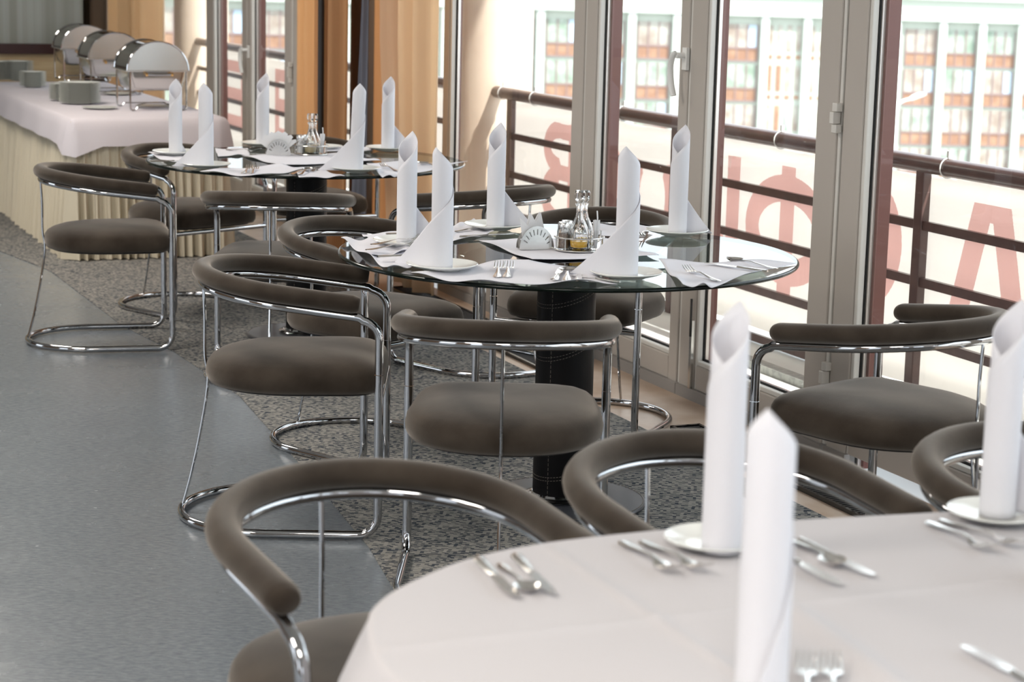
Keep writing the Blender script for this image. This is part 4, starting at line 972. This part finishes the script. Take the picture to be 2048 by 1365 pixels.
# top cloth with an overhang
vs = []; fs = []; per2 = perim(40); L = len(per2)
lv = [(0, .744), (.012, .7425), (.026, .732), (.036, .70), (.048, .66), (.056, .620)]
for i, (x, y, nx, ny) in enumerate(per2):
    cor = min(abs(x) + abs(y), abs(x - BW) + abs(y))
    for j, (a, z) in enumerate(lv):
        wv = .005 * math.sin((x + y) * 11) * j / 5
        zz = z - (.020 * j / 5 + .055 * max(0, 1 - cor / .14) * (j / 5) ** 2) if True else z
        vs.append((x + nx * (a + wv), y + ny * (a + wv), zz))
n_ = len(lv)
for i in range(L):
    for j in range(n_ - 1): k = (i + 1) % L; fs.append((i * n_ + j, k * n_ + j, k * n_ + j + 1, i * n_ + j + 1))
fs.append(tuple(i * n_ for i in range(L)))
m = MB(); m.add(vs, fs); o = m.build('tablecloth', 'bufcloth', angle=50, weld=True); o.location = (BC.x, BC.y, 0); o.rotation_euler = (0, 0, WA)
tag(o, 'white overhanging cloth spread on the buffet table', 'tablecloth')
BZ = .746
# chafing dishes
def make_dish():
    r = empty('chafing_dish')
    Wd, Ln, zb, zl = .335, .34, .135, .220
    m = MB(); n = 28      # roll top lid: half cylinder, axis along y
    outer = [(-Wd / 2 * math.cos(PI * k / n), .153 * math.sin(PI * k / n) + zl) for k in range(n + 1)]
    vs = [(x, -Ln / 2, z) for x, z in outer] + [(x, Ln / 2, z) for x, z in outer]
    vs2 = [(x * .98, y * .99, (z - zl) * .98 + zl) for x, y, z in vs]; q = n + 1
    f1 = [(k, k + 1, q + k + 1, q + k) for k in range(n)]
    m.add(vs, f1).add(vs2, [tuple(reversed(f)) for f in f1]); m.build('lid_shell', 'steel_dark', r, angle=60)
    for y in (-Ln / 2, Ln / 2):
        m = MB(); k_ = [(x, y - .003, z) for x, z in outer]; k2 = [(x, y + .003, z) for x, z in outer]
        m.add(k_ + k2, [tuple(range(q)), tuple(range(2 * q - 1, q - 1, -1))] + [(i, i + 1, q + i + 1, q + i) for i in range(q - 1)] + [(q - 1, 0, q, 2 * q - 1)]); m.build('lid_end', 'steel', r, smooth=False)
        m = MB(); m.tube([(x * 1.01, y, (z - zl) * 1.01 + zl) for x, z in outer], .005, 8); m.build('lid_rim', 'chrome', r)
    m = MB(); m.box(-Wd / 2 - .012, Wd / 2 + .012, -Ln / 2 - .012, Ln / 2 + .012, zl - .008, zl); m.build('top_frame', 'steel', r, smooth=False, bevel=.003)
    def rr(hx, hy, rad, z, n=6):
        return [(sx * (hx - rad) + rad * math.cos(a0 + PI / 2 * k / n), sy * (hy - rad) + rad * math.sin(a0 + PI / 2 * k / n), z) for sx, sy, a0 in ((1, 1, 0), (-1, 1, PI / 2), (-1, -1, PI), (1, -1, 3 * PI / 2)) for k in range(n + 1)]
    m = MB(); lv = [rr(Wd / 2 - .004, Ln / 2 - .004, .03, zl - .008), rr(Wd / 2 - .006, Ln / 2 - .006, .035, .185), rr(Wd / 2 - .020, Ln / 2 - .012, .04, .125), rr(Wd / 2 - .036, Ln / 2 - .03, .04, .108)]
    q = len(lv[0]); vs = [p_ for l_ in lv for p_ in l_]
    m.add(vs, [(i * q + k, i * q + (k + 1) % q, (i + 1) * q + (k + 1) % q, (i + 1) * q + k) for i in range(3) for k in range(q)] + [tuple(range(3 * q, 4 * q)), tuple(range(q - 1, -1, -1))]); m.build('water_pan', 'steel', r, angle=50)
    for sx in (-1, 1):
        for sy in (-1, 1):
            x, y = sx * (Wd / 2 - .012), sy * (Ln / 2 + .006)
            m = MB(); m.tube(smooth_path([(x, y, zl - .006), (x, y, .10), (x, y, .03), (x - sx * .004, y, .008), (x - sx * .025, y, .004), (x - sx * .04, y, .02)]), .005, 8); m.build('leg', 'chrome', r)
    for sy in (-1, 1): m = MB(); m.tube([(-Wd / 2 + .052, sy * (Ln / 2 + .006), .02), (Wd / 2 - .052, sy * (Ln / 2 + .006), .02)], .004, 6); m.build('leg_brace', 'chrome', r)
    m = MB(); y = -Ln / 2 - .028; m.tube([(-.065, y, zl - .022), (.065, y, zl - .022)], .007, 10); h = m.build('handle', 'chrome', r)
    m = MB()
    for x in (-.075, .065): m.tube([(x, y, zl - .022), (x + .012, y, zl - .022)], .010, 10); m.tube([(x + .006, y, zl - .022), (x + .006, -Ln / 2, zl - .022)], .005, 8)
    m.build('handle_post', 'brass', h)
    return r
GD = 'roll top chafing dishes on the buffet'
di = make_dish(); first = True
for (p, lb) in [((-2.0399, 11.1474, 0.746), 'front silver chafing dish, closest to the camera on the buffet'), ((-2.5200, 12.4043, 0.746), 'middle silver chafing dish on the buffet'), ((-2.9794, 13.7113, 0.746), 'rearmost silver chafing dish on the buffet')]:
    o = di if first else copy_tree(di); first = False
    o.location = (p[0], p[1], BZ); o.rotation_euler = (0, 0, WA); tag(o, lb, 'chafing dish', GD)
# plate stacks
pl0 = None
ordn = ['top', 'second', 'third', 'fourth', 'fifth', 'sixth', 'seventh', 'eighth', 'ninth', 'tenth', 'eleventh', 'twelfth', 'thirteenth', 'fourteenth', 'fifteenth', 'sixteenth', 'seventeenth']
def stack(p, R, n, label, pitch=.0080):
    global pl0
    for k in range(n):
        if pl0 is None:
            m = MB(); q = .1; m.lathe([(0, .0), (.052, 0), (.055, .002), (.064, .0085), (.099, .0106), (.1, .0113), (.099, .0120), (.066, .0105), (.052, .0038), (0, .0038)], 40); pl0 = o = m.build('plate', 'plate', angle=60)
        else: o = pl0.copy(); C.objects.link(o)
        o.scale = (R / .1, R / .1, 1); o.location = (p[0] + .0012 * math.sin(k * 2.3), p[1] + .0012 * math.cos(k * 1.7), BZ + k * pitch)
        idx = n - 1 - k; w_ = 'topmost' if idx == 0 else ('lowest' if k == 0 else ordn[idx] + ' from the top')
        tag(o, 'white plate, %s in the %s' % (w_, label), 'plate', 'plates in the ' + label)
stack((-2.4928, 11.3963, 0.750), .118, 15, 'front stack on the buffet')
stack((-2.6198, 11.6196, 0.750), .100, 12, 'low stack just behind the front stack')
stack((-3.1002, 12.8063, 0.750), .086, 12, 'small plate stack left of the chafing dishes')
stack((-3.3549, 13.4730, 0.750), .100, 16, 'tall stack at the left picture edge')
stack((-3.4839, 13.5434, 0.750), .100, 15, 'stack cut by the left picture edge')
def serving(p, rot, lb, tongs=True):
    m = MB(); m.lathe([(0, 0), (.06, 0), (.095, .008), (.1, .010), (.095, .011), (.06, .004), (0, .004)], 40); o = m.build('serving_plate', 'plate', angle=60); o.location = (p[0], p[1], BZ); tag(o, 'shallow white plate ' + lb, 'plate', 'serving plates by the chafing dishes')
    if tongs:
        m = MB(); m.sweep(smooth_path([(-.09, 0, .014), (-.03, .012, .022), (.03, .014, .024), (.10, .01, .016)]), lambda i, n: [(-.008, 0), (.008, 0), (.008, .0015), (-.008, .0015)], up=(0, 0, 1))
        m.sweep(smooth_path([(-.09, 0, .016), (-.03, -.012, .026), (.03, -.014, .028), (.10, -.01, .016)]), lambda i, n: [(-.008, 0), (.008, 0), (.008, .0015), (-.008, .0015)], up=(0, 0, 1))
        m.box(.09, .14, -.025, .025, .012, .016); o = m.build('serving_tongs', 'steel_dark', angle=50); o.location = (p[0], p[1], BZ); o.rotation_euler = (0, 0, rot); tag(o, 'steel serving tongs on the plate ' + lb, 'tongs', 'serving tongs on the buffet')
serving((-2.0503, 11.2510, 0.750), WA + .2, 'under the front chafing dish')
serving((-2.4484, 12.2627, 0.750), WA + .2, 'between the front and middle chafing dishes')
serving((-2.3043, 11.0379, 0.750), 0, 'right of the front plate stack', False)
